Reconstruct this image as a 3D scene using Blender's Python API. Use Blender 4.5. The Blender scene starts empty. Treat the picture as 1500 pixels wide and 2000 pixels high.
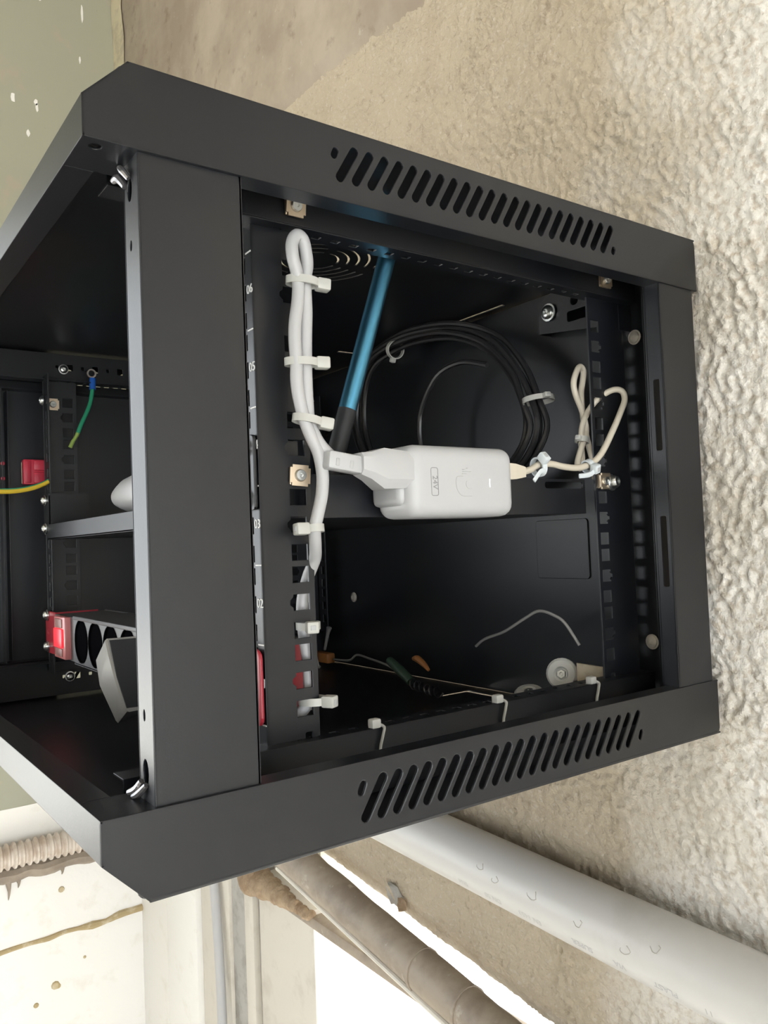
import bpy, bmesh, math, random
import numpy as np
from mathutils import Vector, Matrix

random.seed(4)
rng = np.random.default_rng(7)
SC = bpy.context.scene
COL = SC.collection

# ------------------------------------------------------------------ camera
CAM = Vector((-0.1000, -0.3482, 0.1504))
YAW, PITCH, ROLL = 0.6256, 0.0370, -0.0394
fwd = Vector((math.sin(YAW)*math.cos(PITCH), math.cos(YAW)*math.cos(PITCH), math.sin(PITCH)))
right0 = Vector((math.cos(YAW), -math.sin(YAW), 0.0))
up0 = right0.cross(fwd)
right = right0*math.cos(ROLL) + up0*math.sin(ROLL)
up = right.cross(fwd)
cd = bpy.data.cameras.new('camera')
cam = bpy.data.objects.new('camera', cd)
COL.objects.link(cam)
m = Matrix((right, up, -fwd)).transposed().to_4x4()
m.translation = CAM
cam.matrix_world = m
cd.sensor_fit = 'VERTICAL'
cd.sensor_height = 36.0
cd.lens = 1582.6/2000*36.0
cd.clip_start = 0.01
SC.camera = cam

# ------------------------------------------------------------------ world, sun, exposure
w = bpy.data.worlds.new('sky')
SC.world = w
w.use_nodes = True
bg = w.node_tree.nodes['Background']
bg.inputs['Color'].default_value = (0.90, 0.95, 1.0, 1)
bg.inputs['Strength'].default_value = 3.6
sd = bpy.data.lights.new('sun', 'SUN')
sd.energy = 18.0
sd.angle = math.radians(1.0)
sd.color = (1.0, 0.975, 0.93)
sun = bpy.data.objects.new('sun', sd)
COL.objects.link(sun)
sun.rotation_euler = Vector((-0.62, 0.06, -0.78)).to_track_quat('-Z', 'Y').to_euler()
SC.view_settings.view_transform = 'Standard'
SC.view_settings.look = 'None'
SC.view_settings.gamma = 1.0
SC.view_settings.use_curve_mapping = False
SC.view_settings.exposure = 0.30


# ------------------------------------------------------------------ materials
def mat(name, color, rough=0.5, metal=0.0, spec=0.5, noise=None, bump=None, coat=0.0, var2=None, emit=None, trans=0.0):
    """noise=(scale, color2, lo, hi): colour mottling; bump=(scale, strength, distance)"""
    M = bpy.data.materials.new(name)
    M.use_nodes = True
    nt = M.node_tree
    b = nt.nodes['Principled BSDF']
    b.inputs['Base Color'].default_value = (*color, 1)
    b.inputs['Roughness'].default_value = rough
    b.inputs['Metallic'].default_value = metal
    b.inputs['Specular IOR Level'].default_value = spec
    b.inputs['Coat Weight'].default_value = coat
    b.inputs['Transmission Weight'].default_value = trans
    tc = nt.nodes.new('ShaderNodeTexCoord')
    col_out = None
    if noise:
        for k, (sc, c2, lo, hi) in enumerate(noise):
            n = nt.nodes.new('ShaderNodeTexNoise')
            n.inputs['Scale'].default_value = sc
            n.inputs['Detail'].default_value = 6
            n.inputs['Roughness'].default_value = 0.62
            nt.links.new(tc.outputs['Object'], n.inputs['Vector'])
            r = nt.nodes.new('ShaderNodeMapRange')
            r.inputs['From Min'].default_value = lo
            r.inputs['From Max'].default_value = hi
            nt.links.new(n.outputs['Fac'], r.inputs['Value'])
            mx = nt.nodes.new('ShaderNodeMix')
            mx.data_type = 'RGBA'
            nt.links.new(r.outputs['Result'], mx.inputs['Factor'])
            if col_out is None:
                mx.inputs['A'].default_value = (*color, 1)
            else:
                nt.links.new(col_out, mx.inputs['A'])
            mx.inputs['B'].default_value = (*c2, 1)
            col_out = mx.outputs['Result']
        nt.links.new(col_out, b.inputs['Base Color'])
    if bump:
        last = None
        for sc, st, di in bump:
            n = nt.nodes.new('ShaderNodeTexNoise')
            n.inputs['Scale'].default_value = sc
            n.inputs['Detail'].default_value = 5
            nt.links.new(tc.outputs['Object'], n.inputs['Vector'])
            bp = nt.nodes.new('ShaderNodeBump')
            bp.inputs['Strength'].default_value = st
            bp.inputs['Distance'].default_value = di
            nt.links.new(n.outputs['Fac'], bp.inputs['Height'])
            if last:
                nt.links.new(last.outputs['Normal'], bp.inputs['Normal'])
            last = bp
        nt.links.new(last.outputs['Normal'], b.inputs['Normal'])
    if emit:
        b.inputs['Emission Color'].default_value = (*emit[0], 1)
        b.inputs['Emission Strength'].default_value = emit[1]
    return M


BLACK = mat('black_powder_coat', (0.0095, 0.0108, 0.0145), 0.36, spec=0.55, noise=[(9, (0.016, 0.016, 0.016), 0.50, 0.72)],
            bump=[(900, 0.06, 0.0006)])
ZINC = mat('zinc', (0.72, 0.74, 0.74), 0.28, 1.0)
BRASS = mat('yellow_zinc', (0.80, 0.66, 0.50), 0.42, 1.0)
WELD = mat('weld_bead', (0.42, 0.41, 0.43), 0.33, 0.9, bump=[(500, 0.4, 0.001)])
WHITE = mat('white_plastic', (0.50, 0.505, 0.52), 0.36, spec=0.45)
WHITE_PVC = mat('white_cord', (0.50, 0.50, 0.51), 0.42)
NYLON = mat('nylon_tie', (0.52, 0.52, 0.49), 0.40, spec=0.5)
NYLON_BLUE = mat('bluish_nylon_tie', (0.68, 0.74, 0.78), 0.40, spec=0.5)
BEIGE = mat('beige_cable', (0.66, 0.60, 0.50), 0.45)
CABLE_BLACK = mat('black_cable', (0.022, 0.022, 0.024), 0.30)
INK = mat('white_print', (0.80, 0.80, 0.80), 0.5)
GREYINK = mat('grey_print', (0.26, 0.26, 0.27), 0.5)
RED = mat('red_plastic', (0.52, 0.035, 0.065), 0.40)
RED_METAL = mat('red_bracket', (0.42, 0.03, 0.05), 0.35)
SWITCH = mat('translucent_red', (0.60, 0.22, 0.22), 0.25)
LAMP_RED = mat('lit_red_rocker', (0.9, 0.02, 0.03), 0.3, emit=((1.0, 0.03, 0.05), 0.8))
LED = mat('lit_white_led', (1, 1, 1), 0.3, emit=((0.93, 1.0, 1.0), 1.3))
GREYSOCK = mat('dark_grey_plastic', (0.075, 0.075, 0.08), 0.42)
SHADEFACE = mat('shaded_plastic', (0.018, 0.019, 0.022), 0.5, spec=0.4)  # shade put into the colour, for plug side and rod end
SOCKET = mat('black_socket', (0.004, 0.004, 0.005), 0.9, spec=0.0)
GREYPLUG = mat('grey_plug', (0.24, 0.235, 0.225), 0.38)
BLUE = mat('blue_sleeve', (0.02, 0.12, 0.50), 0.35)
GREEN = mat('green_insulation', (0.03, 0.30, 0.16), 0.4)
YELLOW = mat('yellow_insulation', (0.78, 0.55, 0.05), 0.4)
TINNED = mat('tinned_copper', (0.66, 0.60, 0.56), 0.35, 1.0)
GOLD = mat('gold_contact', (0.85, 0.55, 0.30), 0.3, 1.0)
SKYSTEEL = mat('sky_tinted_steel', (0.11, 0.35, 0.55), 0.33, 1.0)  # blue sky reflection put into the base colour
TAN = mat('tan_pad', (0.42, 0.36, 0.27), 0.7, noise=[(120, (0.34, 0.28, 0.20), 0.45, 0.65)])
ORANGE = mat('orange_plastic', (0.42, 0.17, 0.05), 0.5)
DARKGREEN = mat('dark_green_grip', (0.05, 0.09, 0.06), 0.45)
GREYWIRE = mat('grey_wire', (0.30, 0.29, 0.28), 0.45)
ROLLER = mat('white_nylon', (0.72, 0.72, 0.69), 0.4)
PIPE = mat('white_pvc_pipe', (0.62, 0.61, 0.595), 0.33, noise=[(14, (0.54, 0.525, 0.50), 0.55, 0.75), (160, (0.50, 0.48, 0.45), 0.72, 0.80)])
BROWNPIPE = mat('dirty_brown_pipe', (0.36, 0.30, 0.235), 0.5, noise=[(22, (0.26, 0.21, 0.165), 0.42, 0.62), (60, (0.46, 0.40, 0.33), 0.62, 0.72)],
                bump=[(60, 0.2, 0.003)])
CONDUIT = mat('corrugated_conduit', (0.70, 0.63, 0.56), 0.45, noise=[(30, (0.52, 0.42, 0.34), 0.45, 0.65)])
FOAM = mat('expanding_foam', (0.40, 0.30, 0.20), 0.8, noise=[(45, (0.27, 0.185, 0.115), 0.42, 0.6)], bump=[(120, 0.6, 0.006)])
CREAM = mat('cream_paint', (0.68, 0.64, 0.57), 0.55, noise=[(18, (0.58, 0.53, 0.46), 0.52, 0.72)], bump=[(70, 0.15, 0.002)])
WHITEWALL = mat('white_wall_paint', (0.90, 0.89, 0.86), 0.7, noise=[(20, (0.82, 0.80, 0.74), 0.56, 0.75)], bump=[(50, 0.25, 0.004)])
GREYSTRIP = mat('grey_render', (0.46, 0.45, 0.42), 0.8, noise=[(40, (0.36, 0.34, 0.31), 0.48, 0.66)], bump=[(90, 0.4, 0.003)])
FLOORM = mat('concrete_floor', (0.62, 0.60, 0.56), 0.8, noise=[(3, (0.54, 0.52, 0.48), 0.4, 0.65)])
GROUNDM = mat('pale_paving', (0.80, 0.79, 0.75), 0.9)
CEILM = mat('ceiling_paint', (0.66, 0.63, 0.57), 0.85)
INNERWALL = mat('pale_wall_paint', (0.70, 0.66, 0.58), 0.85)
SEAM = mat('yellowed_mortar', (0.46, 0.36, 0.20), 0.8, noise=[(45, (0.62, 0.54, 0.38), 0.5, 0.65)], bump=[(80, 0.5, 0.004)])


def plaster_mat():
    M = mat('rough_plaster', (0.50, 0.425, 0.32), 0.9,
            noise=[(14, (0.44, 0.365, 0.27), 0.52, 0.75), (90, (0.37, 0.30, 0.22), 0.58, 0.70), (230, (0.54, 0.48, 0.39), 0.55, 0.66)],
            bump=[(420, 0.8, 0.0016), (170, 0.6, 0.0022)])
    # old limewash: a paler coat over the part of the wall towards the viewer, with a ragged border
    nt = M.node_tree
    b = nt.nodes['Principled BSDF']
    src = b.inputs['Base Color'].links[0].from_socket
    tc = nt.nodes.new('ShaderNodeTexCoord')
    sep = nt.nodes.new('ShaderNodeSeparateXYZ')
    nt.links.new(tc.outputs['Object'], sep.inputs[0])
    nz = nt.nodes.new('ShaderNodeTexNoise')
    nz.inputs['Scale'].default_value = 7
    nz.inputs['Detail'].default_value = 7
    nt.links.new(tc.outputs['Object'], nz.inputs['Vector'])
    ad = nt.nodes.new('ShaderNodeMath')
    ad.operation = 'MULTIPLY_ADD'
    nt.links.new(nz.outputs['Fac'], ad.inputs[0])
    ad.inputs[1].default_value = -0.35
    nt.links.new(sep.outputs['Y'], ad.inputs[2])
    lo = nt.nodes.new('ShaderNodeMath')
    lo.operation = 'MULTIPLY_ADD'
    nt.links.new(sep.outputs['Z'], lo.inputs[0])
    lo.inputs[1].default_value = 0.04
    nt.links.new(ad.outputs[0], lo.inputs[2])
    mr = nt.nodes.new('ShaderNodeMapRange')
    mr.inputs['From Min'].default_value = -0.07
    mr.inputs['From Max'].default_value = -0.22
    nt.links.new(lo.outputs[0], mr.inputs['Value'])
    mx = nt.nodes.new('ShaderNodeMix')
    mx.data_type = 'RGBA'
    nt.links.new(mr.outputs['Result'], mx.inputs['Factor'])
    nt.links.new(src, mx.inputs['A'])
    nz2 = nt.nodes.new('ShaderNodeTexNoise')
    nz2.inputs['Scale'].default_value = 170
    nz2.inputs['Detail'].default_value = 5
    nt.links.new(tc.outputs['Object'], nz2.inputs['Vector'])
    cr = nt.nodes.new('ShaderNodeValToRGB')
    cr.color_ramp.elements[0].position = 0.36
    cr.color_ramp.elements[0].color = (0.64, 0.575, 0.50, 1)
    cr.color_ramp.elements[1].position = 0.52
    cr.color_ramp.elements[1].color = (0.84, 0.815, 0.77, 1)
    nt.links.new(nz2.outputs['Fac'], cr.inputs['Fac'])
    nt.links.new(cr.outputs['Color'], mx.inputs['B'])
    # doorway glow painted into the colour along the sloping lower plaster edge
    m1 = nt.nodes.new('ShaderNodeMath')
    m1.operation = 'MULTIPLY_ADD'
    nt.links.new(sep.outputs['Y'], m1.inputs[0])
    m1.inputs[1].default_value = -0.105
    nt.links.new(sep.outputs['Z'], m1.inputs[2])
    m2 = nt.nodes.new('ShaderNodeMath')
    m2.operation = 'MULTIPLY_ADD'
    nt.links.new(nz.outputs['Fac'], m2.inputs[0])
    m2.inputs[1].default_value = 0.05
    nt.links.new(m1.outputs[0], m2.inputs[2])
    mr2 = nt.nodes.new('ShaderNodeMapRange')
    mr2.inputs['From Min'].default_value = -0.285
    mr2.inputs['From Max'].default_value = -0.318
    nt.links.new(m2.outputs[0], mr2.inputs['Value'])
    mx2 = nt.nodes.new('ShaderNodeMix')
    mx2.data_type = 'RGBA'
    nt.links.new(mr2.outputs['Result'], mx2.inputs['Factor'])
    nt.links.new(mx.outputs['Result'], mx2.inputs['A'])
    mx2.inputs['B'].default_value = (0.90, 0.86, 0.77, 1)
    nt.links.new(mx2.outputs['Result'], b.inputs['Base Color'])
    return M


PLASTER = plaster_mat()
CONCRETE = mat('smooth_brown_concrete', (0.32, 0.26, 0.205), 0.8,
               noise=[(5, (0.43, 0.37, 0.295), 0.42, 0.62), (28, (0.24, 0.185, 0.14), 0.60, 0.74), (60, (0.46, 0.41, 0.35), 0.64, 0.72)],
               bump=[(40, 0.3, 0.004), (200, 0.2, 0.001)])
GREENWALL = mat('sage_green_paint', (0.38, 0.385, 0.30), 0.6,
                noise=[(2.2, (0.37, 0.355, 0.285), 0.45, 0.65), (10, (0.44, 0.38, 0.30), 0.60, 0.72), (70, (0.30, 0.28, 0.22), 0.70, 0.76)],
                bump=[(25, 0.15, 0.004)])
YELLOWEDGE = mat('yellowed_paint_edge', (0.62, 0.56, 0.40), 0.7, noise=[(30, (0.46, 0.41, 0.30), 0.45, 0.65)], bump=[(60, 0.4, 0.004)])


# ------------------------------------------------------------------ mesh builder
def frame(z, x=None):
    z = Vector(z).normalized()
    if x is None:
        x = Vector((0, 0, 1)) if abs(z.z) < 0.9 else Vector((1, 0, 0))
    x = Vector(x)
    x = (x - z*x.dot(z)).normalized()
    y = z.cross(x)
    return Matrix((x, y, z)).transposed()


class MB:
    def __init__(s):
        s.v, s.f, s.sm = [], [], []

    def add(s, vs, fs, smooth=False, M=None):
        o = len(s.v)
        for p in vs:
            p = Vector(p)
            s.v.append(M @ p if M is not None else p)
        for f in fs:
            s.f.append([i+o for i in f])
            s.sm.append(smooth)
        return s

    def box(s, a, b, bev=0.0, M=None, seg=2):
        a, b = Vector(a), Vector(b)
        bm = bmesh.new()
        bmesh.ops.create_cube(bm, size=1)
        for v in bm.verts:
            v.co = Vector([(a[i]+b[i])/2 + v.co[i]*abs(b[i]-a[i]) for i in range(3)])
        if bev > 0:
            bmesh.ops.bevel(bm, geom=bm.edges[:], offset=bev, segments=seg, profile=0.5, affect='EDGES')
        bm.verts.index_update()
        s.add([v.co.copy() for v in bm.verts], [[v.index for v in f.verts] for f in bm.faces], bev > 0, M)
        bm.free()
        return s

    def tube(s, pts, r, n=10, smooth_path=True, sub=6, closed=False, flat=1.0, ref=None):
        """swept tube; r may be a list (one per point)"""
        P = [Vector(p) for p in pts]
        R = list(r) if hasattr(r, '__len__') else [r]*len(P)
        if smooth_path and len(P) > 2:
            Q, S = [], []
            L = len(P)
            rngk = range(L if closed else L-1)
            for i in rngk:
                g = (lambda k: P[k % L]) if closed else (lambda k: P[min(max(k, 0), L-1)])
                p0, p1, p2, p3 = g(i-1), g(i), g(i+1), g(i+2)
                for k in range(sub):
                    t = k/sub
                    Q.append(0.5*((2*p1) + (p2-p0)*t + (2*p0-5*p1+4*p2-p3)*t*t + (3*p1-p0-3*p2+p3)*t**3))
                    S.append(R[i]*(1-t)+R[(i+1) % L]*t)
            if not closed:
                Q.append(P[-1])
                S.append(R[-1])
            P, R = Q, S
        L = len(P)
        vs, fs = [], []
        T = [((P[(i+1) % L] if closed else P[min(i+1, L-1)]) - (P[i-1] if closed else P[max(i-1, 0)])).normalized() for i in range(L)]
        nrm = Vector(ref) if ref is not None else (Vector((0, 0, 1)) if abs(T[0].z) < 0.9 else Vector((1, 0, 0)))
        for i in range(L):
            nrm = (nrm - T[i]*nrm.dot(T[i])).normalized()
            bi = T[i].cross(nrm)
            for k in range(n):
                a = 2*math.pi*k/n
                vs.append(P[i] + nrm*math.cos(a)*R[i] + bi*math.sin(a)*R[i]*flat)
        for i in range(L if closed else L-1):
            for k in range(n):
                a, b = i*n+k, i*n+(k+1) % n
                c, d = ((i+1) % L)*n+(k+1) % n, ((i+1) % L)*n+k
                fs.append([a, b, c, d])
        if not closed:
            fs.append(list(range(n))[::-1])
            fs.append([(L-1)*n+k for k in range(n)])
        return s.add(vs, fs, True)

    def lathe(s, prof, n=20, M=None):
        """profile [(r, z)...] around local Z; r==0 ends close"""
        vs, fs = [], []
        for r, z in prof:
            for k in range(n):
                a = 2*math.pi*k/n
                vs.append((r*math.cos(a), r*math.sin(a), z))
        for i in range(len(prof)-1):
            for k in range(n):
                fs.append([i*n+k, i*n+(k+1) % n, (i+1)*n+(k+1) % n, (i+1)*n+k])
        if prof[0][0] > 0:
            fs.append(list(range(n))[::-1])
        if prof[-1][0] > 0:
            fs.append([(len(prof)-1)*n+k for k in range(n)])
        return s.add(vs, fs, True, M)

    def plate(s, o, u, v, outline, holes=(), t=0.0012, bev=0.00025):
        """sheet with real holes; outline and holes in (u,v) metres; thickness goes along -(u x v)"""
        vs, fs = plate_geo(outline, holes, t, bev)
        o, u, v = Vector(o), Vector(u), Vector(v)
        n = u.cross(v)
        return s.add([o + u*p[0] + v*p[1] + n*(p[2]-t/2) for p in vs], fs, False)

    def each(s, name, material, parent):
        """one object per connected piece"""
        root = list(range(len(s.v)))

        def find(i):
            while root[i] != i:
                root[i] = root[root[i]]
                i = root[i]
            return i
        for f in s.f:
            for k in f[1:]:
                root[find(k)] = find(f[0])
        parts = {}
        for f, sm in zip(s.f, s.sm):
            parts.setdefault(find(f[0]), []).append((f, sm))
        out = []
        for fl in parts.values():
            ids = sorted({k for f, _ in fl for k in f})
            mp = {k: i for i, k in enumerate(ids)}
            q = MB()
            q.v = [s.v[k] for k in ids]
            q.f = [[mp[k] for k in f] for f, _ in fl]
            q.sm = [sm for _, sm in fl]
            out.append(q.build(name, material, parent))
        return out

    def build(s, name, material, parent=None, loc=None, auto=True):
        me = bpy.data.meshes.new(name)
        me.from_pydata([tuple(p) for p in s.v], [], s.f)
        me.polygons.foreach_set('use_smooth', s.sm)
        me.update()
        bm = bmesh.new()
        bm.from_mesh(me)
        bmesh.ops.recalc_face_normals(bm, faces=bm.faces)
        if auto:
            for e in bm.edges:
                if len(e.link_faces) == 2 and e.calc_face_angle(0) > math.radians(38):
                    e.smooth = False
        bm.to_mesh(me)
        bm.free()
        me.materials.append(material)
        o = bpy.data.objects.new(name, me)
        COL.objects.link(o)
        if parent is not None:
            base = parent_world(parent)
            me.transform(Matrix.Translation(-base))
            o.parent = parent
        elif loc is not None:
            me.transform(Matrix.Translation(-Vector(loc)))
            o.location = loc
        return o


def parent_world(p):
    t = Vector((0, 0, 0))
    while p is not None:
        t += p.location
        p = p.parent
    return t


def plate_geo(outline, holes, t, bev):
    cu = bpy.data.curves.new('plate', 'CURVE')
    cu.dimensions = '2D'
    cu.fill_mode = 'BOTH'
    cu.extrude = max(t/2-bev, 0)
    cu.bevel_depth = bev
    cu.bevel_resolution = 1
    cu.offset = -bev
    for poly in [outline]+list(holes):
        sp = cu.splines.new('POLY')
        sp.points.add(len(poly)-1)
        for q, p in zip(sp.points, poly):
            q.co = (p[0], p[1], 0, 1)
        sp.use_cyclic_u = True
    ob = bpy.data.objects.new('plate', cu)
    me = bpy.data.meshes.new_from_object(ob)
    vs = [v.co.copy() for v in me.vertices]
    fs = [list(p.vertices) for p in me.polygons]
    bpy.data.objects.remove(ob)
    bpy.data.curves.remove(cu)
    bpy.data.meshes.remove(me)
    return vs, fs


def rect(cx, cy, w, h, r=0.0):
    if r <= 0:
        return [(cx-w/2, cy-h/2), (cx+w/2, cy-h/2), (cx+w/2, cy+h/2), (cx-w/2, cy+h/2)]
    out = []
    for (sx, sy, a0) in ((1, -1, -90), (1, 1, 0), (-1, 1, 90), (-1, -1, 180)):
        for k in range(4):
            a = math.radians(a0+30*k)
            out.append((cx+sx*(w/2-r)+r*math.cos(a), cy+sy*(h/2-r)+r*math.sin(a)))
    return out


def circ(cx, cy, rx, ry=None, n=14):
    ry = ry or rx
    return [(cx+rx*math.cos(2*math.pi*k/n), cy+ry*math.sin(2*math.pi*k/n)) for k in range(n)]


def slot(x0, y0, x1, y1, wd, n=5):
    d = Vector((x1-x0, y1-y0)).normalized()
    a = math.atan2(d.y, d.x)
    r = wd/2
    x0, y0, x1, y1 = x0+d.x*r, y0+d.y*r, x1-d.x*r, y1-d.y*r
    out = [(x1+r*math.cos(a-math.pi/2+math.pi*k/n), y1+r*math.sin(a-math.pi/2+math.pi*k/n)) for k in range(n+1)]
    out += [(x0+r*math.cos(a+math.pi/2+math.pi*k/n), y0+r*math.sin(a+math.pi/2+math.pi*k/n)) for k in range(n+1)]
    return out


def arc_slot(cx, cy, r, a0, a1, wd, n=10):
    A = [math.radians(a0+(a1-a0)*k/n) for k in range(n+1)]
    return [(cx+(r+wd/2)*math.cos(a), cy+(r+wd/2)*math.sin(a)) for a in A] + [(cx+(r-wd/2)*math.cos(a), cy+(r-wd/2)*math.sin(a)) for a in A[::-1]]


def tag(o, label, cat, group=None):
    o['label'] = label
    o['category'] = cat
    if group:
        o['group'] = group
    return o


def thing(name, loc, label, cat, group=None):
    o = bpy.data.objects.new(name, None)
    o.empty_display_size = 0.02
    o.location = loc
    COL.objects.link(o)
    return tag(o, label, cat, group)


def struct(o):
    o['kind'] = 'structure'
    return o


def copy_tree(o, parent=None):
    c = o.copy()
    COL.objects.link(c)
    c.parent = parent
    for ch in list(o.children):
        copy_tree(ch, c)
    return c


def text_mesh(body, size, o, u, v, parent, name, material, depth=0.0001, sx=1.0):
    cu = bpy.data.curves.new('print', 'FONT')
    cu.body = body
    cu.size = size
    cu.align_x = 'CENTER'
    cu.align_y = 'CENTER'
    cu.extrude = depth
    ob = bpy.data.objects.new('print', cu)
    me = bpy.data.meshes.new_from_object(ob)
    o, u, v = Vector(o), Vector(u), Vector(v)
    n = u.cross(v)
    b = MB().add([o+u*p.co.x*sx+v*p.co.y+n*p.co.z for p in me.vertices], [list(f.vertices) for f in me.polygons])
    bpy.data.objects.remove(ob)
    bpy.data.curves.remove(cu)
    bpy.data.meshes.remove(me)
    return b.build(name, material, parent)


X, Y, Z = Vector((1, 0, 0)), Vector((0, 1, 0)), Vector((0, 0, 1))


def bolt_mb(p, axis, r=0.0042, h=0.003, cross=True):
    """pan-head screw: washer, dome and a recess ring, facing axis from p"""
    F = frame(axis).to_4x4()
    F.translation = Vector(p)
    b = MB().lathe([(r*1.25, 0), (r*1.25, h*0.22), (r, h*0.25), (r*0.97, h*0.6), (r*0.75, h*0.9), (r*0.42, h), (r*0.34, h*0.55), (0, h*0.5)], 18, F)
    return b


# ------------------------------------------------------------------ numpy noise for plaster
def vnoise(a, b, scale, seed):
    """smooth gradient noise on arrays a,b (metres) with feature size scale"""
    r = np.random.default_rng(seed)
    N = 256
    ang = r.random((N, N))*2*np.pi
    gx, gy = np.cos(ang), np.sin(ang)
    x, y = a/scale, b/scale
    xi, yi = np.floor(x).astype(int), np.floor(y).astype(int)
    xf, yf = x-xi, y-yi
    fx = xf**3*(xf*(xf*6-15)+10)
    fy = yf**3*(yf*(yf*6-15)+10)

    def g(i, j, dx, dy):
        I, J = (xi+i) % N, (yi+j) % N
        return gx[I, J]*dx+gy[I, J]*dy
    n00, n10 = g(0, 0, xf, yf), g(1, 0, xf-1, yf)
    n01, n11 = g(0, 1, xf, yf-1), g(1, 1, xf-1, yf-1)
    return (n00*(1-fx)+n10*fx)*(1-fy)+(n01*(1-fx)+n11*fx)*fy


def plaster_relief(a, b):
    wx = a+0.004*vnoise(a, b, 0.016, 1)
    wy = b+0.004*vnoise(a, b, 0.016, 2)
    amp = np.clip(0.85+1.1*vnoise(wx, wy, 0.05, 8), 0.5, 1.6)
    d = 0.0020*vnoise(wx, wy, 0.060, 3)
    d += 0.0018*(np.abs(vnoise(wx, wy, 0.019, 4))-0.2)
    d += 0.0034*amp*(0.25-np.abs(vnoise(wx*0.8+wy*0.5, wy-0.3*wx, 0.0075, 5)))
    d += 0.0024*amp*(0.22-np.abs(vnoise(wx*0.7-wy*0.4, wy+0.5*wx, 0.0048, 6)))
    d += 0.0014*amp*np.clip(vnoise(wx, wy, 0.0065, 9)*4, -0.6, 0.9)
    return d


# ================================================================== SETTING
XW = 0.4585          # inner face of the plastered wall
YB = 1.31            # painted back wall
FZ, CZ = -1.5, 1.55


def edge_z(y):       # lower edge of the plaster above the doorway
    return -0.295+0.105*(np.clip(y, -0.2, 0.8)-0.5)


# plastered wall: fine relief where the camera looks, coarse elsewhere
def plaster_x(yy, zz):
    x = XW - plaster_relief(yy, zz)
    ze = edge_z(yy)
    R = 0.055
    t = np.clip((ze+R-zz)/R, 0, 1)
    return x + R*(1-np.sqrt(np.maximum(1-t*t, 0)))


ys = np.concatenate([np.arange(-0.16, 0.30, 0.0018), np.arange(0.30, 0.72, 0.0026)])
tt = np.linspace(0, 1, 500)


YY, TT = np.meshgrid(ys, tt)
ZZ = edge_z(YY)+(0.752+0.028*(YY-0.3)-edge_z(YY))*TT
XX = plaster_x(YY, ZZ)
nz_, ny_ = YY.shape
V = np.stack([XX, YY, ZZ], -1).reshape(-1, 3)
ii = np.arange(nz_*ny_).reshape(nz_, ny_)
FF = np.stack([ii[:-1, :-1], ii[1:, :-1], ii[1:, 1:], ii[:-1, 1:]], -1).reshape(-1, 4)
me = bpy.data.meshes.new('wall_right')
me.vertices.add(len(V))
me.vertices.foreach_set('co', V.ravel())
me.loops.add(FF.size)
me.loops.foreach_set('vertex_index', FF.ravel().astype(np.int32))
me.polygons.add(len(FF))
me.polygons.foreach_set('loop_start', np.arange(0, FF.size, 4, dtype=np.int32))
me.polygons.foreach_set('use_smooth', np.ones(len(FF), bool))
me.update(calc_edges=True)
me.validate()
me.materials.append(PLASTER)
wall_right = bpy.data.objects.new('wall_right', me)
COL.objects.link(wall_right)
struct(wall_right)

# masonry body of that wall (children pieces of the setting)
b = MB()
b.box((XW+0.060, -2.2, -0.256), (XW+0.24, 1.31, CZ))              # core above the doorway
b.box((XW+0.012, 0.62, FZ), (XW+0.24, YB+0.1, -0.26))            # pier between doorway and corner
b.box((XW+0.003, -2.2, -0.25), (XW+0.062, -0.155, 0.80))           # towards the viewer
b.box((XW+0.003, 0.715, -0.27), (XW+0.06, YB, 0.86))
b.box((XW+0.003, -2.2, FZ), (XW+0.24, -0.48, -0.25))
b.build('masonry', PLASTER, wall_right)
# whitewashed soffit of the doorway
MB().box((XW+0.056, -0.48, -0.288), (XW+0.24, 0.62, -0.255)).build('lintel', WHITEWALL, wall_right)


def beam_x(yy, zz):
    return XW-0.0075-0.0022*vnoise(yy, zz, 0.11, 11)-0.0009*np.abs(vnoise(yy, zz, 0.03, 12))


ysb = np.arange(-0.2, 1.32, 0.008)
tb = np.linspace(0, 1, 60)
YYb, TTb = np.meshgrid(ysb, tb)
low = 0.742+0.093*(YYb-0.42)*0.95+0.0035*vnoise(YYb, YYb*0, 0.02, 13)+0.002*vnoise(YYb, YYb*0, 0.008, 14)
low = np.clip(low, 0.66, 0.80)
ZZb = low+(CZ-low)*TTb
XXb = beam_x(YYb, ZZb)+0.010*np.clip(1-TTb*40, 0, 1)
nz_, ny_ = YYb.shape
V = np.stack([XXb, YYb, ZZb], -1).reshape(-1, 3)
ii = np.arange(nz_*ny_).reshape(nz_, ny_)
FF = np.stack([ii[:-1, :-1], ii[1:, :-1], ii[1:, 1:], ii[:-1, 1:]], -1).reshape(-1, 4)
me = bpy.data.meshes.new('trim_1')
me.from_pydata([tuple(p) for p in V], [], [tuple(int(k) for k in f) for f in FF])
me.polygons.foreach_set('use_smooth', [True]*len(FF))
me.materials.append(CONCRETE)
beam = bpy.data.objects.new('trim_1', me)
COL.objects.link(beam)
struct(beam)
MB().box((XW-0.004, -2.2, 0.76), (XW+0.06, -0.19, CZ)).build('beam_end', CONCRETE, beam)

# yellowed paint edge in the corner
n = 26
b = MB()
vs, fs = [], []
for k in range(n+1):
    z = -0.25+(CZ+0.25)*k/n
    y0 = 1.298+random.uniform(-0.004, 0.002)
    y1 = 1.322
    wob = random.uniform(-0.002, 0.002)
    vs += [(XW-0.016+wob, 1.3085, z), (XW-0.016+wob, 1.296, z), (XW-0.010, 1.262+random.uniform(-0.010, 0.010), z)]
for k in range(n):
    for j in range(2):
        fs.append([k*3+j, k*3+j+1, k*3+3+j+1, k*3+3+j])
b.add(vs, fs, True)
struct(b.build('trim_2', YELLOWEDGE))

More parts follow.
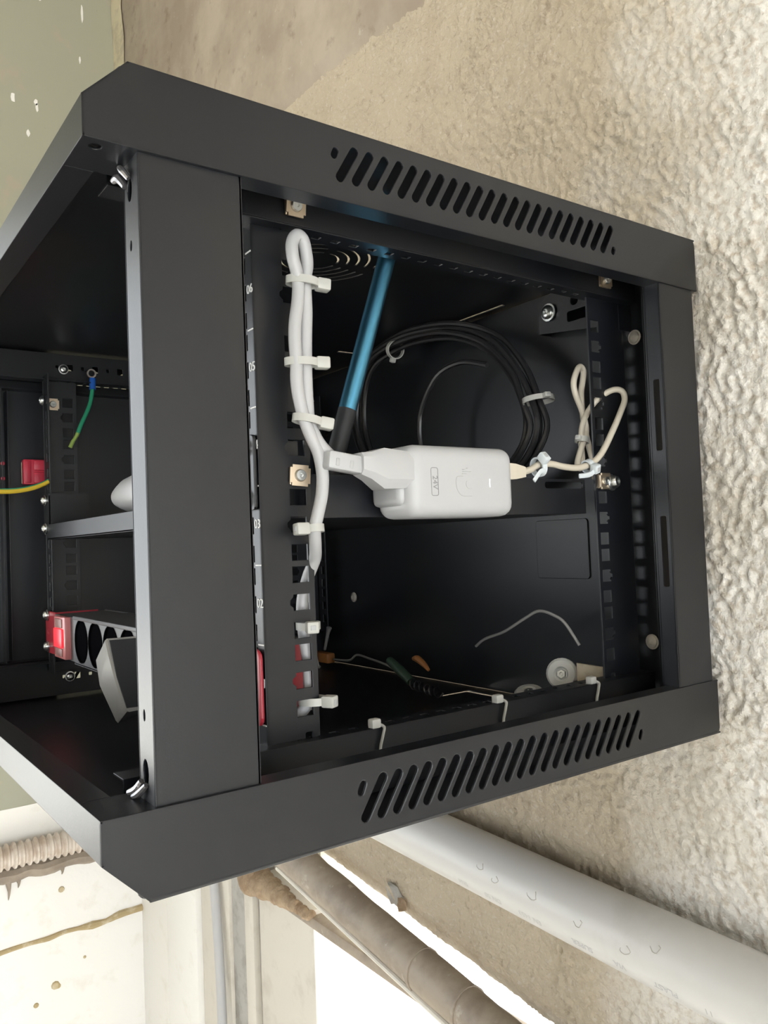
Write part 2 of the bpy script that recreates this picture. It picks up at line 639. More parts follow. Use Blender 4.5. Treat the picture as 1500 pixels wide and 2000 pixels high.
# broken spot between the two pipes
yy_, zz_ = 0.430, -0.258
pts = [(yy_+0.016*math.cos(a)*random.uniform(0.7, 1.2), zz_+0.013*math.sin(a)*random.uniform(0.7, 1.2)) for a in [k*math.pi/6 for k in range(12)]]
MB().plate((XW-0.0045, 0, 0), -Y, Z, [(-p[0], p[1]) for p in pts][::-1], t=0.002, bev=0.0006).build('plaster_patch', GREYSTRIP, wall_right)
pts = [(yy_-0.016+0.011*math.cos(a)*random.uniform(0.6, 1.2), zz_-0.006+0.011*math.sin(a)*random.uniform(0.6, 1.2)) for a in [k*math.pi/6 for k in range(12)]]
MB().plate((XW-0.0055, 0, 0), -Y, Z, [(-p[0], p[1]) for p in pts][::-1], t=0.0015, bev=0.0005).build('plaster_patch', FOAM, wall_right)
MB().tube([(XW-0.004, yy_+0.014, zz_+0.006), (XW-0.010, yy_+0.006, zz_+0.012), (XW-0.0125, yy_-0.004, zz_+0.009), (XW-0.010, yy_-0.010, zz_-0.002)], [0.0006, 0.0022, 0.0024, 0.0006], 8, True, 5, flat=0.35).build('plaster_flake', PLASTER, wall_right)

# painted back wall: green above, white below, a window further left
b = MB()
zc = -0.318
b.box((-0.30, YB, zc), (XW+0.03, YB+0.12, CZ))
b.box((-3.0, YB, FZ), (-1.7, YB+0.12, CZ))
b.box((-1.7, YB, 0.80), (-0.30, YB+0.12, CZ))
wall_back = struct(b.build('wall_back', GREENWALL))
b = MB()
b.box((-0.30, YB-0.001, FZ), (XW+0.03, YB+0.12, zc))
b.box((-1.7, YB, FZ), (-0.30, YB+0.12, -0.42))
b.build('lower_wall', WHITEWALL, wall_back)
# chips where the green paint has flaked
chips = [(0.3821, 1.2616, 0.0026, 0.020), (0.2458, 1.044, 0.004, 0.010), (0.2881, 1.0462, 0.004, 0.006), (0.290, 1.036, 0.003, 0.008),
         (0.2724, 0.98, 0.004, 0.007), (0.36, 1.02, 0.004, 0.014), (0.362, 1.005, 0.003, 0.006), (0.30, 1.265, 0.003, 0.010), (0.375, 1.16, 0.002, 0.008),
         (0.2287, 0.62, 0.003, 0.006), (0.31, 0.88, 0.003, 0.004)]
for cx, cz, rx, rz in chips:
    pts = [(cx+rx*(0.7+0.5*random.random())*math.cos(a), cz+rz*(0.7+0.5*random.random())*math.sin(a)) for a in [k*math.pi/4 for k in range(8)]]
    MB().plate((0, YB-0.0004, 0), X, Z, pts, t=0.0005, bev=0).build('paint_chip', WHITEWALL, wall_back)

# mortar seam on the white part
b = MB()
pts = []
for k in range(30):
    x = -0.29+0.78*k/29
    pts.append((x, YB-0.001, -0.575+0.016*(x-0.19)+random.uniform(-0.0025, 0.0025)))
b.tube(pts, [0.006+random.uniform(-0.002, 0.002) for _ in pts], 8, True, 3)
struct(b.build('trim_3', SEAM))
# dirty ledge under the corrugated conduit
b = MB()
pts, rr = [], []
for k in range(34):
    x = -0.29+0.73*k/33
    pts.append((x, YB-0.004, -0.437+random.uniform(-0.003, 0.003)))
    rr.append(0.013+random.uniform(-0.003, 0.003))
b.tube(pts, rr, 9, True, 3)
for x, L in ((0.205, 0.040), (0.222, 0.022), (0.272, 0.012), (0.30, 0.018), (0.15, 0.02)):
    b.tube([(x, YB-0.008, -0.443), (x+0.002, YB-0.006, -0.443-L*0.6), (x+0.001, YB-0.003, -0.443-L)], [0.007, 0.0025, 0.0006], 6, True, 3)
struct(b.build('trim_4', BROWNPIPE))
for (x, z, s_) in ((0.285, -0.665, 0.008), (0.29, -0.668, 0.005), (0.25, -0.69, 0.005), (0.30, -0.490, 0.006), (0.34, -0.63, 0.003)):
    F = frame((0, -1, 0)).to_4x4()
    F.translation = Vector((x, YB-0.001, z))
    MB().lathe([(s_, 0), (s_*0.8, s_*0.4), (s_*0.3, s_*0.55), (0, s_*0.5)], 9, F).build('wall_chip', SEAM, wall_back)

# boards of the door surround on the plastered wall (below the cabinet)
struct(MB().box((XW-0.016, 0.598, FZ), (XW+0.02, 0.757, -0.330), 0.003).build('trim_5', CREAM))
struct(MB().box((XW-0.004, 0.757, FZ), (XW+0.02, 0.782, -0.325), 0.001).build('trim_6', GREYSTRIP))
struct(MB().box((XW-0.014, 0.782, FZ), (XW+0.02, 0.812, -0.320), 0.003).build('trim_7', CREAM))
struct(MB().box((XW-0.006, 0.812, FZ), (XW+0.02, 0.872, -0.310), 0.001).build('trim_8', GREYSTRIP))
struct(MB().box((XW-0.012, 0.872, FZ), (XW+0.02, 0.985, -0.300), 0.004).build('trim_9', CREAM))
struct(MB().box((XW-0.022, 0.985, FZ), (XW+0.02, 1.125, -0.290), 0.006).build('trim_10', WHITEWALL))
struct(MB().box((XW-0.004, 1.125, FZ), (XW+0.02, 1.31, -0.29), 0.002).build('trim_11', WHITEWALL))
struct(MB().tube([(XW-0.006, 1.133, FZ), (XW-0.006, 1.133, -0.31)], 0.007, 8, False).build('trim_12', WHITEWALL))
# top rail of the door frame behind the brown pipe
struct(MB().box((XW-0.020, -1.15, -0.352), (XW+0.030, 0.745, -0.337), 0.003, Matrix.Translation((0, 0, 0))).build('trim_13', BROWNPIPE))

# room shell outside the picture
struct(MB().box((-3.0, -2.2, FZ-0.08), (XW+0.24, YB+0.12, FZ)).build('floor', FLOORM))
struct(MB().box((-3.1, -2.3, CZ), (XW+0.24, YB+0.12, CZ+0.08)).build('ceiling', CEILM))
struct(MB().box((-3.1, -2.2, FZ), (-3.0, YB+0.12, CZ)).build('wall_left', INNERWALL))
b = MB()
b.box((-3.1, -2.3, FZ), (-2.6, -2.2, CZ))
b.box((-2.6, -2.3, 0.62), (0.35, -2.2, CZ))
b.box((-2.6, -2.3, FZ), (0.35, -2.2, -0.75))  # sill added to cut low light from outside
b.box((0.35, -2.3, FZ), (XW+0.24, -2.2, CZ))
struct(b.build('wall_front', INNERWALL))
gr = MB().box((-14, -14, FZ-0.16), (16, 14, FZ-0.085)).build('ground', GROUNDM)
struct(gr)

# ================================================================== PIPES
# white drain pipe along the wall
pv = thing('drain_pipe', (0.422, 0.3, -0.186), 'white plastic drain pipe running along the plaster wall beneath the black cabinet', 'pipe')
P0, P1 = Vector((0.424, -1.6, -0.2225)), Vector((0.424, 1.30, -0.121))
b = MB()
b.tube([P0, P1], 0.0275, 40, False)
b.build('pipe_body', PIPE, pv)
PRINT1 = mat('faint_print', (0.47, 0.47, 0.475), 0.5)
PRINT2 = mat('fainter_print', (0.55, 0.545, 0.535), 0.5)
tdir = (P0-P1).normalized()          # text runs towards the viewer, upside down
# faint print on the lower flank
ang = math.radians(205)


def on_pipe(y, a, r):
    k = (y-P0.y)/(P1.y-P0.y)
    c = P0.lerp(P1, k)
    return c+Vector((math.cos(a)*r, 0, math.sin(a)*r))


for kk, (y, s_) in enumerate(((0.24, 'SN4'), (0.20, 'DN 50'), (0.155, 'EN 1453'), (0.098, 'SUPER'), (0.062, 'VIA'), (0.022, 'PLAST'), (-0.012, '11'))):
    o_ = on_pipe(y, ang, 0.02757)
    nrm = Vector((math.cos(ang), 0, math.sin(ang)))
    u_ = (P1-P0).normalized()
    u_ = u_
    v_ = nrm.cross(u_)
    text_mesh(s_, 0.0075, o_, u_, v_, pv, 'printed_text', PRINT1 if kk > 2 else PRINT2, 0.00003)
for y, a, r_ in ((0.195, 165, 0.004), (0.150, 160, 0.005), (0.10, 168, 0.004), (0.055, 172, 0.0045), (0.03, 150, 0.004), (0.215, 155, 0.004)):
    a = math.radians(a)
    nrm = Vector((math.cos(a), 0, math.sin(a)))
    F = frame(nrm, Y).to_4x4()
    F.translation = on_pipe(y, a, 0.0270)
    ring = []
    for k in range(12):
        t_ = 2*math.pi*k/12
        ring.append(F @ Vector((r_*(1+0.25*math.sin(3*t_+y*90))*math.cos(t_), r_*0.8*math.sin(t_), 0.00030)))
    MB().tube(ring[:9], 0.0004, 5, False).build('dried_drip', mat('drip', (0.46, 0.435, 0.40), 0.5) if 'drip' not in bpy.data.materials else bpy.data.materials['drip'], pv)

# brown dirty pipe above the doorway
bp_ = thing('rusty_pipe', (0.42, 0.4, -0.29), 'dirty brown pipe running above the bright doorway below the white drain pipe', 'pipe')
b = MB()
pts, rr = [], []
for k in range(60):
    y = -0.7+1.5*k/59
    pts.append((0.42, y, -0.2715+0.142*(y-0.5)+random.uniform(-0.0006, 0.0006)))
    rr.append(0.0215+random.uniform(-0.0005, 0.0006))
b.tube(pts, rr, 22, True, 2)
b.build('pipe_body', BROWNPIPE, bp_)
for y in (0.335, 0.265):
    z = -0.2715+0.142*(y-0.5)
    b = MB()
    b.tube([(0.42, y-0.002, z), (0.42, y+0.002, z)], 0.0226, 22, False)
    b.build('paint_crack_ring', BROWNPIPE, bp_)
b = MB()
b.tube([(0.404, -0.5, -0.4305), (0.404, 0.2, -0.3310), (0.404, 0.62, -0.2715)], 0.003, 8, False)
b.build('lit_rim', CREAM, bp_)  # cream line painting the lit rim on the pipe's lower flank

# foam lump and foam bead at the top of the door jamb
fo = thing('foam_bead', (0.44, 0.70, -0.35), 'lumpy brown dried foam bead on top of the cream door jamb', 'foam')
b = MB()
for k in range(44):
    f_ = k/43
    y = 0.772-0.172*f_
    r_ = (0.0165*(1-f_)**1.5+0.0068)*random.uniform(0.85, 1.12)
    F = Matrix.Translation((0.440+random.uniform(-0.003, 0.002), y, -0.327-0.010*(1-f_)-0.010*f_+random.uniform(-0.002, 0.002))) @ Matrix.Rotation(random.uniform(0, 3), 4, 'X')
    b.lathe([(0, -r_), (r_*0.45, -r_*0.88), (r_*0.8, -r_*0.55), (r_, 0), (r_*0.8, r_*0.6), (r_*0.45, r_*0.88), (0, r_)], 12, F)
b.build('foam', FOAM, fo)

# corrugated conduit on the back wall
cc = thing('corrugated_conduit', (0.15, 1.285, -0.391), 'pale corrugated conduit running along the back wall at lower left', 'conduit')
b = MB()
n = 58
prof = []
for k in range(n*4):
    t_ = k/4.0
    r_ = 0.0235 if (k % 4) in (0, 1) else 0.0185
    prof.append((r_, t_*0.0125))
F = frame((-1, 0, -0.0)).to_4x4()
F.translation = Vector((0.452, 1.283, -0.396))
b.lathe(prof, 20, F)
b.build('conduit_tube', CONDUIT, cc)

# thin leaning tube in front of the door surround
tb_ = tag(MB().tube([(0.437, 0.914, -0.305), (0.434, 0.884, -0.52), (0.424, 0.857, -0.75), (0.418, 0.83, -1.5)], 0.0075, 12, True).build('thin_tube', WHITE_PVC, None, (0.44, 0.83, -1.5)),
          'thin white tube leaning down beside the grey strip left of the doorway', 'tube')
# ================================================================== CABINET
D, W, H = 0.45, 0.60, 0.3687
CX, CF, T = 0.0205, 0.0203, 0.039     # chamfer, front lip drop, skirt height
cab = thing('network_cabinet', (0.225, 0.30, 0.0), 'black steel wall mounted network cabinet with its near side panel removed', 'cabinet')


def vent_slots(top):
    hs = []
    for k in range(22):
        f = k/21
        if top:
            x0 = 0.1303+0.2110*f
            hs.append(slot(x0, 0.3400, x0+0.0122, 0.3602, 0.0050))
        else:
            x0 = 0.1312+0.2112*f
            hs.append(slot(x0, 0.0085, x0+0.0145, 0.0305, 0.0050))
    if top:
        hs += [slot(0.1275, 0.3515, 0.1302, 0.3575, 0.0036), slot(0.3525, 0.3405, 0.3552, 0.3462, 0.0036)]
    else:
        hs += [slot(0.1296, 0.0222, 0.1326, 0.0290, 0.0036), slot(0.3560, 0.0112, 0.3588, 0.0175, 0.0036)]
    return hs


def skirt_outline(top):
    r = 0.004
    if top:
        return [(CX, H), (0, H-CF), (0, H-T), (D, H-T), (D, H-r), (D-r*0.3, H-r*0.3), (D-r, H)]
    return [(0, T), (0, CF), (CX, 0), (D-r, 0), (D-r*0.3, r*0.3), (D, r), (D, T)]


# top cover
b = MB()
b.plate((0, 0, 0), X, Z, skirt_outline(True), vent_slots(True))                       # near skirt faces -y
b.plate((0, W, 0), X, Z, skirt_outline(True), vent_slots(True))
fans = []
for cy in (0.175, 0.425):
    for r_ in (0.018, 0.026, 0.034, 0.042, 0.050):
        for q in range(4):
            fans.append(arc_slot(0.222, cy, r_, q*90+9, q*90+81, 0.0016))
entry = rect(0.4178, 0.305, 0.043, 0.228, 0.002)
b.plate((0, 0, H), X, Y, [(CX, 0), (D, 0), (D, W), (CX, W)], fans+[entry])
b.plate((0, 0, 0), -Y, Z, [(0, H-T), (-W, H-T), (-W, H-CF), (0, H-CF)])             # front lip faces -x
ch = Vector((CX, 0, CF)).normalized()
b.plate((0, 0, H-CF), -Y, ch, [(0, 0), (-W, 0), (-W, math.hypot(CX, CF)), (0, math.hypot(CX, CF))])
b.plate((0, 0, H-T+0.0012), X, Y, [(0, 0), (D, 0), (D, 0.0135), (0.06, 0.0135), (0.048, 0.022), (0.044, 0.032), (0, 0.032)], [circ(0.0075, 0.0075, 0.0028)])
b.plate((0, 0, H-T+0.0012), X, Y, [(0, W), (D, W), (D, W-0.020), (0, W-0.022)])
b.plate((0, 0, H-T+0.0012), X, Y, [(0, 0.0322), (0.014, 0.0322), (0.014, W-0.0222), (0, W-0.0222)])
top = b.build('top_cover', BLACK, cab)
MB().plate((0, 0, H+0.0015), X, Y, rect(0.4178, 0.305, 0.0415, 0.226, 0.002)).build('knockout_plate', BLACK, top)
bolt_mb((0.0180, 0.0030, H-0.0030), (-0.7, -0.3, 0.7), 0.002, 0.001).build('corner_screw', BLACK, top)

# base tray
b = MB()
b.plate((0, 0, 0), X, Z, skirt_outline(False), vent_slots(False), t=0.0018, bev=0.0007)
b.plate((0, W, 0), X, Z, skirt_outline(False), vent_slots(False))
b.tube([(CX, 0.0016, 0.0013), (D-0.004, 0.0016, 0.0013)], 0.0018, 10, False)
entry2 = rect(0.415, 0.217, 0.038, 0.092, 0.002)
b.plate((0, 0, 0.0012), X, Y, [(CX, 0), (D, 0), (D, W), (CX, W)], [entry2])
b.plate((0, 0, 0), -Y, Z, [(0, CF), (-W, CF), (-W, T), (0, T)])
ch2 = Vector((-CX, 0, CF)).normalized()
b.plate((CX, 0, 0), -Y, ch2, [(0, 0), (-W, 0), (-W, math.hypot(CX, CF)), (0, math.hypot(CX, CF))])
b.plate((0, 0, T), X, Y, [(0, 0), (D, 0), (D, 0.0135), (0.06, 0.0135), (0.048, 0.022), (0.044, 0.032), (0, 0.032)])
b.plate((0, 0, T), X, Y, [(0, W), (D, W), (D, W-0.020), (0, W-0.022)])
b.plate((0, 0, T), X, Y, [(0, 0.0322), (0.014, 0.0322), (0.014, W-0.0222), (0, W-0.0222)])
base = b.build('base_tray', BLACK, cab)
MB().plate((0, 0, -0.0004), X, Y, rect(0.415, 0.217, 0.0362, 0.0902, 0.002)).build('knockout_plate', BLACK, base)
bolt_mb((0.0180, 0.0030, 0.0030), (-0.7, -0.3, -0.7), 0.002, 0.001).build('corner_screw', BLACK, base)


# front posts
def front_post(y0, s):
    """s=+1 near (opens inward +y), s=-1 far"""
    b = MB()
    zlo, zhi = T-0.001, H-T+0.001
    b.box((0.0245, y0, zlo), (0.0755, y0+s*0.0012, zhi), 0.0004, seg=1)
    yy = sorted((0.0, s*0.0195))
    fr = [(-(y0+yy[0]), zlo), (-(y0+yy[1]), zlo), (-(y0+yy[1]), zhi), (-(y0+yy[0]), zhi)][::-1]
    hs = [circ(-(y0+s*0.0115), z, rx, rz) for z, rx, rz in ((0.3165, 0.0030, 0.0055), (0.2905, 0.0013, 0.0025), (0.0770, 0.0013, 0.0026), (0.0515, 0.0036, 0.0060))]
    b.plate((0.0245, 0, 0), -Y, Z, fr, hs)
    b.box((0.0743, y0, zlo), (0.0755, y0+s*0.018, zhi))
    b.box((0.0245, y0+s*0.0183, zlo), (0.036, y0+s*0.0195, zhi))
    return b.build('front_post', BLACK, cab)


fp = front_post(0.0022, 1)
front_post(W-0.0022, -1)
for pts, r_ in (([(0.022, 0.020, H-T-0.001), (0.0215, 0.015, H-T-0.004), (0.0238, 0.0125, H-T-0.0085)], 0.0017),
                ([(0.0205, 0.025, H-T-0.006), (0.022, 0.0215, H-T-0.0055), (0.0238, 0.0175, H-T-0.0105)], 0.0022),
                ([(0.021, 0.022, T+0.001), (0.022, 0.017, T+0.003), (0.0240, 0.012, T+0.0075)], 0.0018),
                ([(0.0205, 0.026, T+0.002), (0.0225, 0.021, T+0.004), (0.0240, 0.018, T+0.008)], 0.0022)):
    MB().tube(pts, [r_*0.6, r_, r_*0.7], 8, True, 4).build('weld_bead', WELD, fp)


# rear posts
def rear_post(y0, s):
    b = MB()
    zlo, zhi = T-0.001, H-T+0.001
    b.box((0.4045, y0, zlo), (0.4455, y0+s*0.0012, zhi), 0.0004, seg=1)
    yy = sorted((y0, y0+s*0.0128))
    hs = []
    for za, zb in ((0.2087, 0.2604), (0.1104, 0.1611)):
        hs.append(rect(-(y0+s*0.0062), (za+zb)/2, 0.0050, zb-za, 0.0012))
    b.plate((0.4045, 0, 0), -Y, Z, [(-yy[1], zlo), (-yy[0], zlo), (-yy[0], zhi), (-yy[1], zhi)], hs)
    b.box((0.4045, y0+s*0.0122, zlo), (0.4105, y0+s*0.0134, zhi))
    b.box((0.4095, y0+s*0.0134, zlo), (0.4107, y0+s*0.0185, zhi), 0.0003, seg=1)
    b.box((0.4095, y0+s*0.0175, zlo), (0.446, y0+s*0.0187, zhi))
    return b.build('rear_post', BLACK, cab)


rear_post(0.0012, 1)
rear_post(W-0.0012, -1)

# back panel with mounting holes, hanger bracket and bolt
b = MB()
b.plate((0.4475, 0, 0), -Y, Z, [(-(W-0.012), 0.002), (-0.012, 0.002), (-0.012, H-0.002), (-(W-0.012), H-0.002)],
        [circ(-0.4772, 0.0849, 0.004), circ(-0.53, 0.29, 0.004)])
back = b.build('back_panel', BLACK, cab)
b = MB()
b.plate((0.4320, 0, 0), -Y, Z, [(-0.1435, 0.328), (-0.060, 0.317), (-0.060, 0.3655), (-0.118, 0.3655), (-0.1435, 0.354)],
        [circ(-0.1026, 0.3482, 0.0042), rect(-0.088, 0.3355, 0.046, 0.009, 0.002)])
b.box((0.4320, 0.058, 0.312), (0.4475, 0.0595, 0.3655))
b.box((0.4320, 0.1435, 0.328), (0.4475, 0.1447, 0.354))
MB().plate((0.4462, 0, 0), -Y, Z, rect(-0.142, 0.138, 0.060, 0.052, 0.003), t=0.0016, bev=0.0004).build('access_plate', BLACK, back)
hang = b.build('hanger_bracket', BLACK, back)
bolt_mb((0.4308, 0.1304, 0.3443), (-1, 0, 0), 0.0062, 0.0045).build('bolt', ZINC, hang)
for y_, z_ in ((0.0545, 0.3069), (0.0524, 0.0633), (0.4772, 0.0849), (0.49, 0.30)):  # pale discs standing in for lit wall seen through holes
    bolt_mb((0.4462, y_, z_), (-1, 0, 0), 0.0048, 0.0025).build('lit_hole_disc', mat('lit_wall_cream', (0.62, 0.58, 0.52), 0.55, 0.3) if 'lit_wall_cream' not in bpy.data.materials else bpy.data.materials['lit_wall_cream'], back)

# far side panel with quick release latches
b = MB()
b.plate((0, W-0.006, 0), X, Z, [(0.070, T-0.012), (0.42, T-0.012), (0.42, H-T+0.012), (0.070, H-T+0.012)],
        [rect(0.1085, 0.241, 0.024, 0.024, 0.001)])
b.box((0.080, W-0.022, T+0.002), (0.0812, W-0.006, H-T-0.002), 0.0003, seg=1)
sp_ = b.build('side_panel', BLACK, cab)
b = MB()
b.box((0.0955, 0.579, 0.2275), (0.1215, 0.588, 0.2545), 0.0012)
lt = b.build('side_latch', RED, sp_)
b = MB()
b.box((0.1055, 0.5765, 0.2285), (0.1210, 0.5795, 0.2405), 0.0012)
b.box((0.1055, 0.5765, 0.2425), (0.1210, 0.5795, 0.2535), 0.0012)
b.box((0.0965, 0.5775, 0.2290), (0.1030, 0.5795, 0.2530), 0.0010)
b.each('latch_button', RED, sp_)
for z_ in (0.2335, 0.2495):
    F = frame((0, -1, 0)).to_4x4()
    F.translation = Vector((0.0755, 0.582, z_))
    MB().lathe([(0.0022, 0), (0.0020, 0.0015), (0, 0.002)], 10, F).build('latch_pin', RED, sp_)


# depth bars (top and bottom, near and far) with punched holes
def depth_bar(y0, s, z0, z1, name='depth_bar'):
    b = MB()
    hs = []
    zc_ = (z0+z1)/2
    for k in range(20):
        x = 0.125+0.0135*k
        hs.append(rect(x, zc_+(0.0015 if z0 > 0.2 else 0), 0.0062 if k % 2 else 0.0034, 0.0070 if k % 2 else 0.0034, 0.0008))
    b.plate((0, y0, 0), X, Z, [(0.026, z0), (0.444, z0), (0.444, z1), (0.026, z1)], hs, t=0.0015)
    zf = z0 if z0 > 0.2 else z1
    fl = [(0.026, 0), (0.444, 0), (0.444, s*0.016), (0.026, s*0.016)]
    b.plate((0, y0, zf), X, Y, fl, [rect(0.125+0.0135*k, s*0.009, 0.005, 0.004) for k in range(20)], t=0.0012)
    return b.build(name, BLACK, cab)


tnb = depth_bar(0.0500, 1, 0.3345, 0.3655)
depth_bar(W-0.050, -1, 0.3345, 0.3655)
depth_bar(0.0500, 1, 0.0035, 0.0405)
depth_bar(W-0.050, -1, 0.0035, 0.0405)

# 19 inch mounting rails
Z0, U = 0.0512, 0.04445
RN, RF = 0.0587, W-0.0587
ZL, ZH = 0.0300, 0.3380


def hole_z():
    out = []
    for u_ in range(6):
        for d_ in (0.00635, 0.022225, 0.0381):
            out.append((Z0+u_*U+d_, d_ > 0.02 and d_ < 0.03))
    return out


def sq(cx, cz, w_, notch, sgn=-1):
    r = rect(cx, cz, w_, 0.0092)
    if notch:
        return [r[0], r[1], r[2], r[3], (cx-w_/2, cz+0.0030), (cx-w_/2-0.0022, cz+0.0012), (cx-w_/2-0.0022, cz-0.0012), (cx-w_/2, cz-0.0030)] if sgn < 0 else \
               [r[0], r[1], (cx+w_/2, cz-0.0030), (cx+w_/2+0.0022, cz-0.0012), (cx+w_/2+0.0022, cz+0.0012), (cx+w_/2, cz+0.0030), r[2], r[3]]
    return r


def rail(yc, s, front):
    """L profile: side flange facing outward at y=yc; device flange at the front (or rear) edge going inward"""
    b = MB()
    if front:
        xa, xb, hx, xf, sg = 0.1085, 0.1425, 0.1333, 0.1085, -1
    else:
        xa, xb, hx, xf, sg = 0.3945, 0.4355, 0.4025, 0.4355, 1
    skip = set()
    if front and s > 0:
        skip = {12, 13, 15}
    hs = [sq(hx, z, 0.0105 if front else 0.0092, nt, sg) for k, (z, nt) in enumerate(hole_z()) if k not in skip]
    hs.append(rect(hx+0.002, 0.0395, 0.005, 0.0085, 0.001))
    if s > 0:
        b.plate((0, yc, 0), X, Z, [(xa, ZL), (xb, ZL), (xb, ZH), (xa, ZH)], hs, t=0.0016)
    else:
        b.plate((0, yc+0.0016, 0), X, Z, [(xa, ZL), (xb, ZL), (xb, ZH), (xa, ZH)], hs, t=0.0016)
    y1 = yc+s*0.0185
    ya, yb = min(yc, y1), max(yc, y1)
    fh = [rect(-(yc+s*0.0115), z, 0.0068, 0.0092) for z, _ in hole_z()]
    b.plate((xf, 0, 0), -Y, Z, [(-yb, ZL), (-ya, ZL), (-ya, ZH), (-yb, ZH)], fh, t=0.0016)
    return b.build('mounting_rail', BLACK, cab)


r_nf = rail(RN, 1, True)
r_nr = rail(RN, 1, False)
r_ff = rail(RF, -1, True)
r_fr = rail(RF, -1, False)
# unit marks and numbers printed on the near front rail
b = MB()
for k in range(7):
    z_ = Z0+k*U
    b.box((0.10815, RN+0.0004, z_-0.0004), (0.1085, RN+0.0068, z_+0.0004))
b.each('unit_mark', INK, r_nf)
for k in range(6):
    text_mesh('0%d' % (k+1), 0.0072, (0.10830, RN+0.0030, Z0+(k+0.5)*U+0.0008), -Y, Z, r_nf, 'unit_number', INK, 0.0002, 1.0)


def cage_nut(p, axis, upv, parent, flush=0.0):
    """square spring cage with a bolt in it, facing axis"""
    F = frame(axis, upv).to_4x4()
    F.translation = Vector(p)
    b = MB()
    vs, fs = plate_geo([(-0.0062, -0.005), (-0.0045, -0.005), (-0.0045, -0.0064), (0.0045, -0.0064), (0.0045, -0.005), (0.0062, -0.005),
                        (0.0062, 0.005), (0.0045, 0.005), (0.0045, 0.0064), (-0.0045, 0.0064), (-0.0045, 0.005), (-0.0062, 0.005)], [circ(0, 0, 0.0036)], 0.0016, 0.0002)
    b.add(vs, fs, False, F)
    b.box((-0.0055, -0.0055, -0.006), (0.0055, 0.0055, -0.0015), 0.0006, F)
    c = b.build('cage_nut', BRASS, parent)
    b = MB()
    F2 = F.copy()
    b.lathe([(0.0034, -0.002), (0.0034, 0.0018), (0.0030, 0.0024), (0.0012, 0.0024), (0.0008, 0.0018), (0, 0.0018)], 16, F2)
    b.build('bolt_end', ZINC, c)
    return c


cage_nut((0.1338, RN-0.0022, 0.1905), (-0.10, -1, 0.02), (0.08, 0, 1), cab)
cage_nut((0.1318, 0.0470, 0.3442), (0, -1, -0.12), (0, 0, 1), cab)
cage_nut((0.4050, 0.0475, 0.3450), (0, -1, 0), (0, 0, 1), cab)
cage_nut((0.4030, RN-0.0030, 0.1905), (0, -1, 0), (0, 0, 1), cab)
for p_, ax_ in (((0.1060, 0.5335, 0.3110), (-1, 0, 0)), ((0.1310, 0.5475, 0.3485), (0, -1, 0)), ((0.1300, 0.5475, 0.022), (0, -1, 0))):
    bolt_mb(p_, ax_, 0.0042, 0.0032).build('bolt', ZINC, cab)
cage_nut((0.1180, RF+0.0005, 0.309), (0, -1, 0), (0, 0, 1), cab)
# slotted grommet on the rear rail bolt
bolt_mb((0.4100, RN-0.002, 0.1895), (0.2, -1, 0.1), 0.0052, 0.007).build('bolt', ZINC, cab)

# ================================================================== SHELF
sh = thing('rack_shelf', (0.25, 0.30, 0.166), 'black rack shelf tray spanning the middle of the cabinet between the mounting rails', 'shelf')
b = MB()
b.plate((0, 0, 0.1675), X, Y, [(0.108, 0.068), (0.392, 0.068), (0.392, 0.532), (0.108, 0.532)])
b.plate((0, 0.0672, 0), X, Z, [(0.1445, 0.1662), (0.3925, 0.1662), (0.3925, 0.1925), (0.1445, 0.1925)], [rect(0.3690, 0.1880, 0.042, 0.0050, 0.0020)])
b.box((0.1445, 0.5316, 0.1662), (0.3925, 0.5328, 0.1895), 0.0003, seg=1)
b.box((0.1045, 0.079, 0.1662), (0.1057, 0.521, 0.1815), 0.0003, seg=1)
b.box((0.1045, 0.079, 0.1662), (0.1100, 0.521, 0.1675))
b.build('tray', BLACK, sh)
for y_, s_ in ((RN, 1), (RF, -1)):
    b = MB()
    ya, yb = sorted((y_+s_*0.0006, y_+s_*0.022))
    b.plate((0.1060, 0, 0), -Y, Z, rect(-(ya+yb)/2, 0.1925, yb-ya, 0.0425, 0.003),
            [slot(-(y_+s_*0.010)-0.004, 0.178, -(y_+s_*0.010)+0.004, 0.178, 0.0062), slot(-(y_+s_*0.010)-0.004, 0.2068, -(y_+s_*0.010)+0.004, 0.2068, 0.0062)], t=0.002, bev=0.0005)
    b.box((0.1060, (y_+s_*0.0205), 0.1672), (0.1460, (y_+s_*0.0220), 0.2135))
    ear = b.build('shelf_ear', BLACK, sh)
    for z_ in (0.178, 0.2068):
        bolt_mb((0.1058, y_+s_*0.0105, z_), (-1, 0, 0), 0.0046, 0.0042).build('screw', ZINC, ear)

# ================================================================== POWER STRIP
ps = thing('power_strip', (0.12, 0.30, 0.0512), 'black rack power strip with red ends and round sockets at the cabinet bottom', 'power strip')
b = MB()
SY = [0.390-0.0418*k for k in range(8)]
hs = [circ(-y_, 0.0735, 0.0185, 0.0185, 22) for y_ in SY]
b.plate((0.100, 0, 0), -Y, Z, [(-0.414, 0.0520), (-0.077, 0.0520), (-0.077, 0.0930), (-0.414, 0.0930)], hs, t=0.0015)
b.box((0.102, 0.414, 0.0525), (0.150, 0.4880, 0.0925))
b.box((0.100, 0.077, 0.0920), (0.150, 0.414, 0.0935))
b.box((0.100, 0.077, 0.0515), (0.150, 0.414, 0.0530))
b.box((0.150, 0.077, 0.0515), (0.1515, 0.488, 0.0935))
b.box((0.0985, 0.077, 0.0915), (0.1015, 0.412, 0.0950), 0.0008)
b.build('strip_body', GREYSOCK, ps)
soc = None
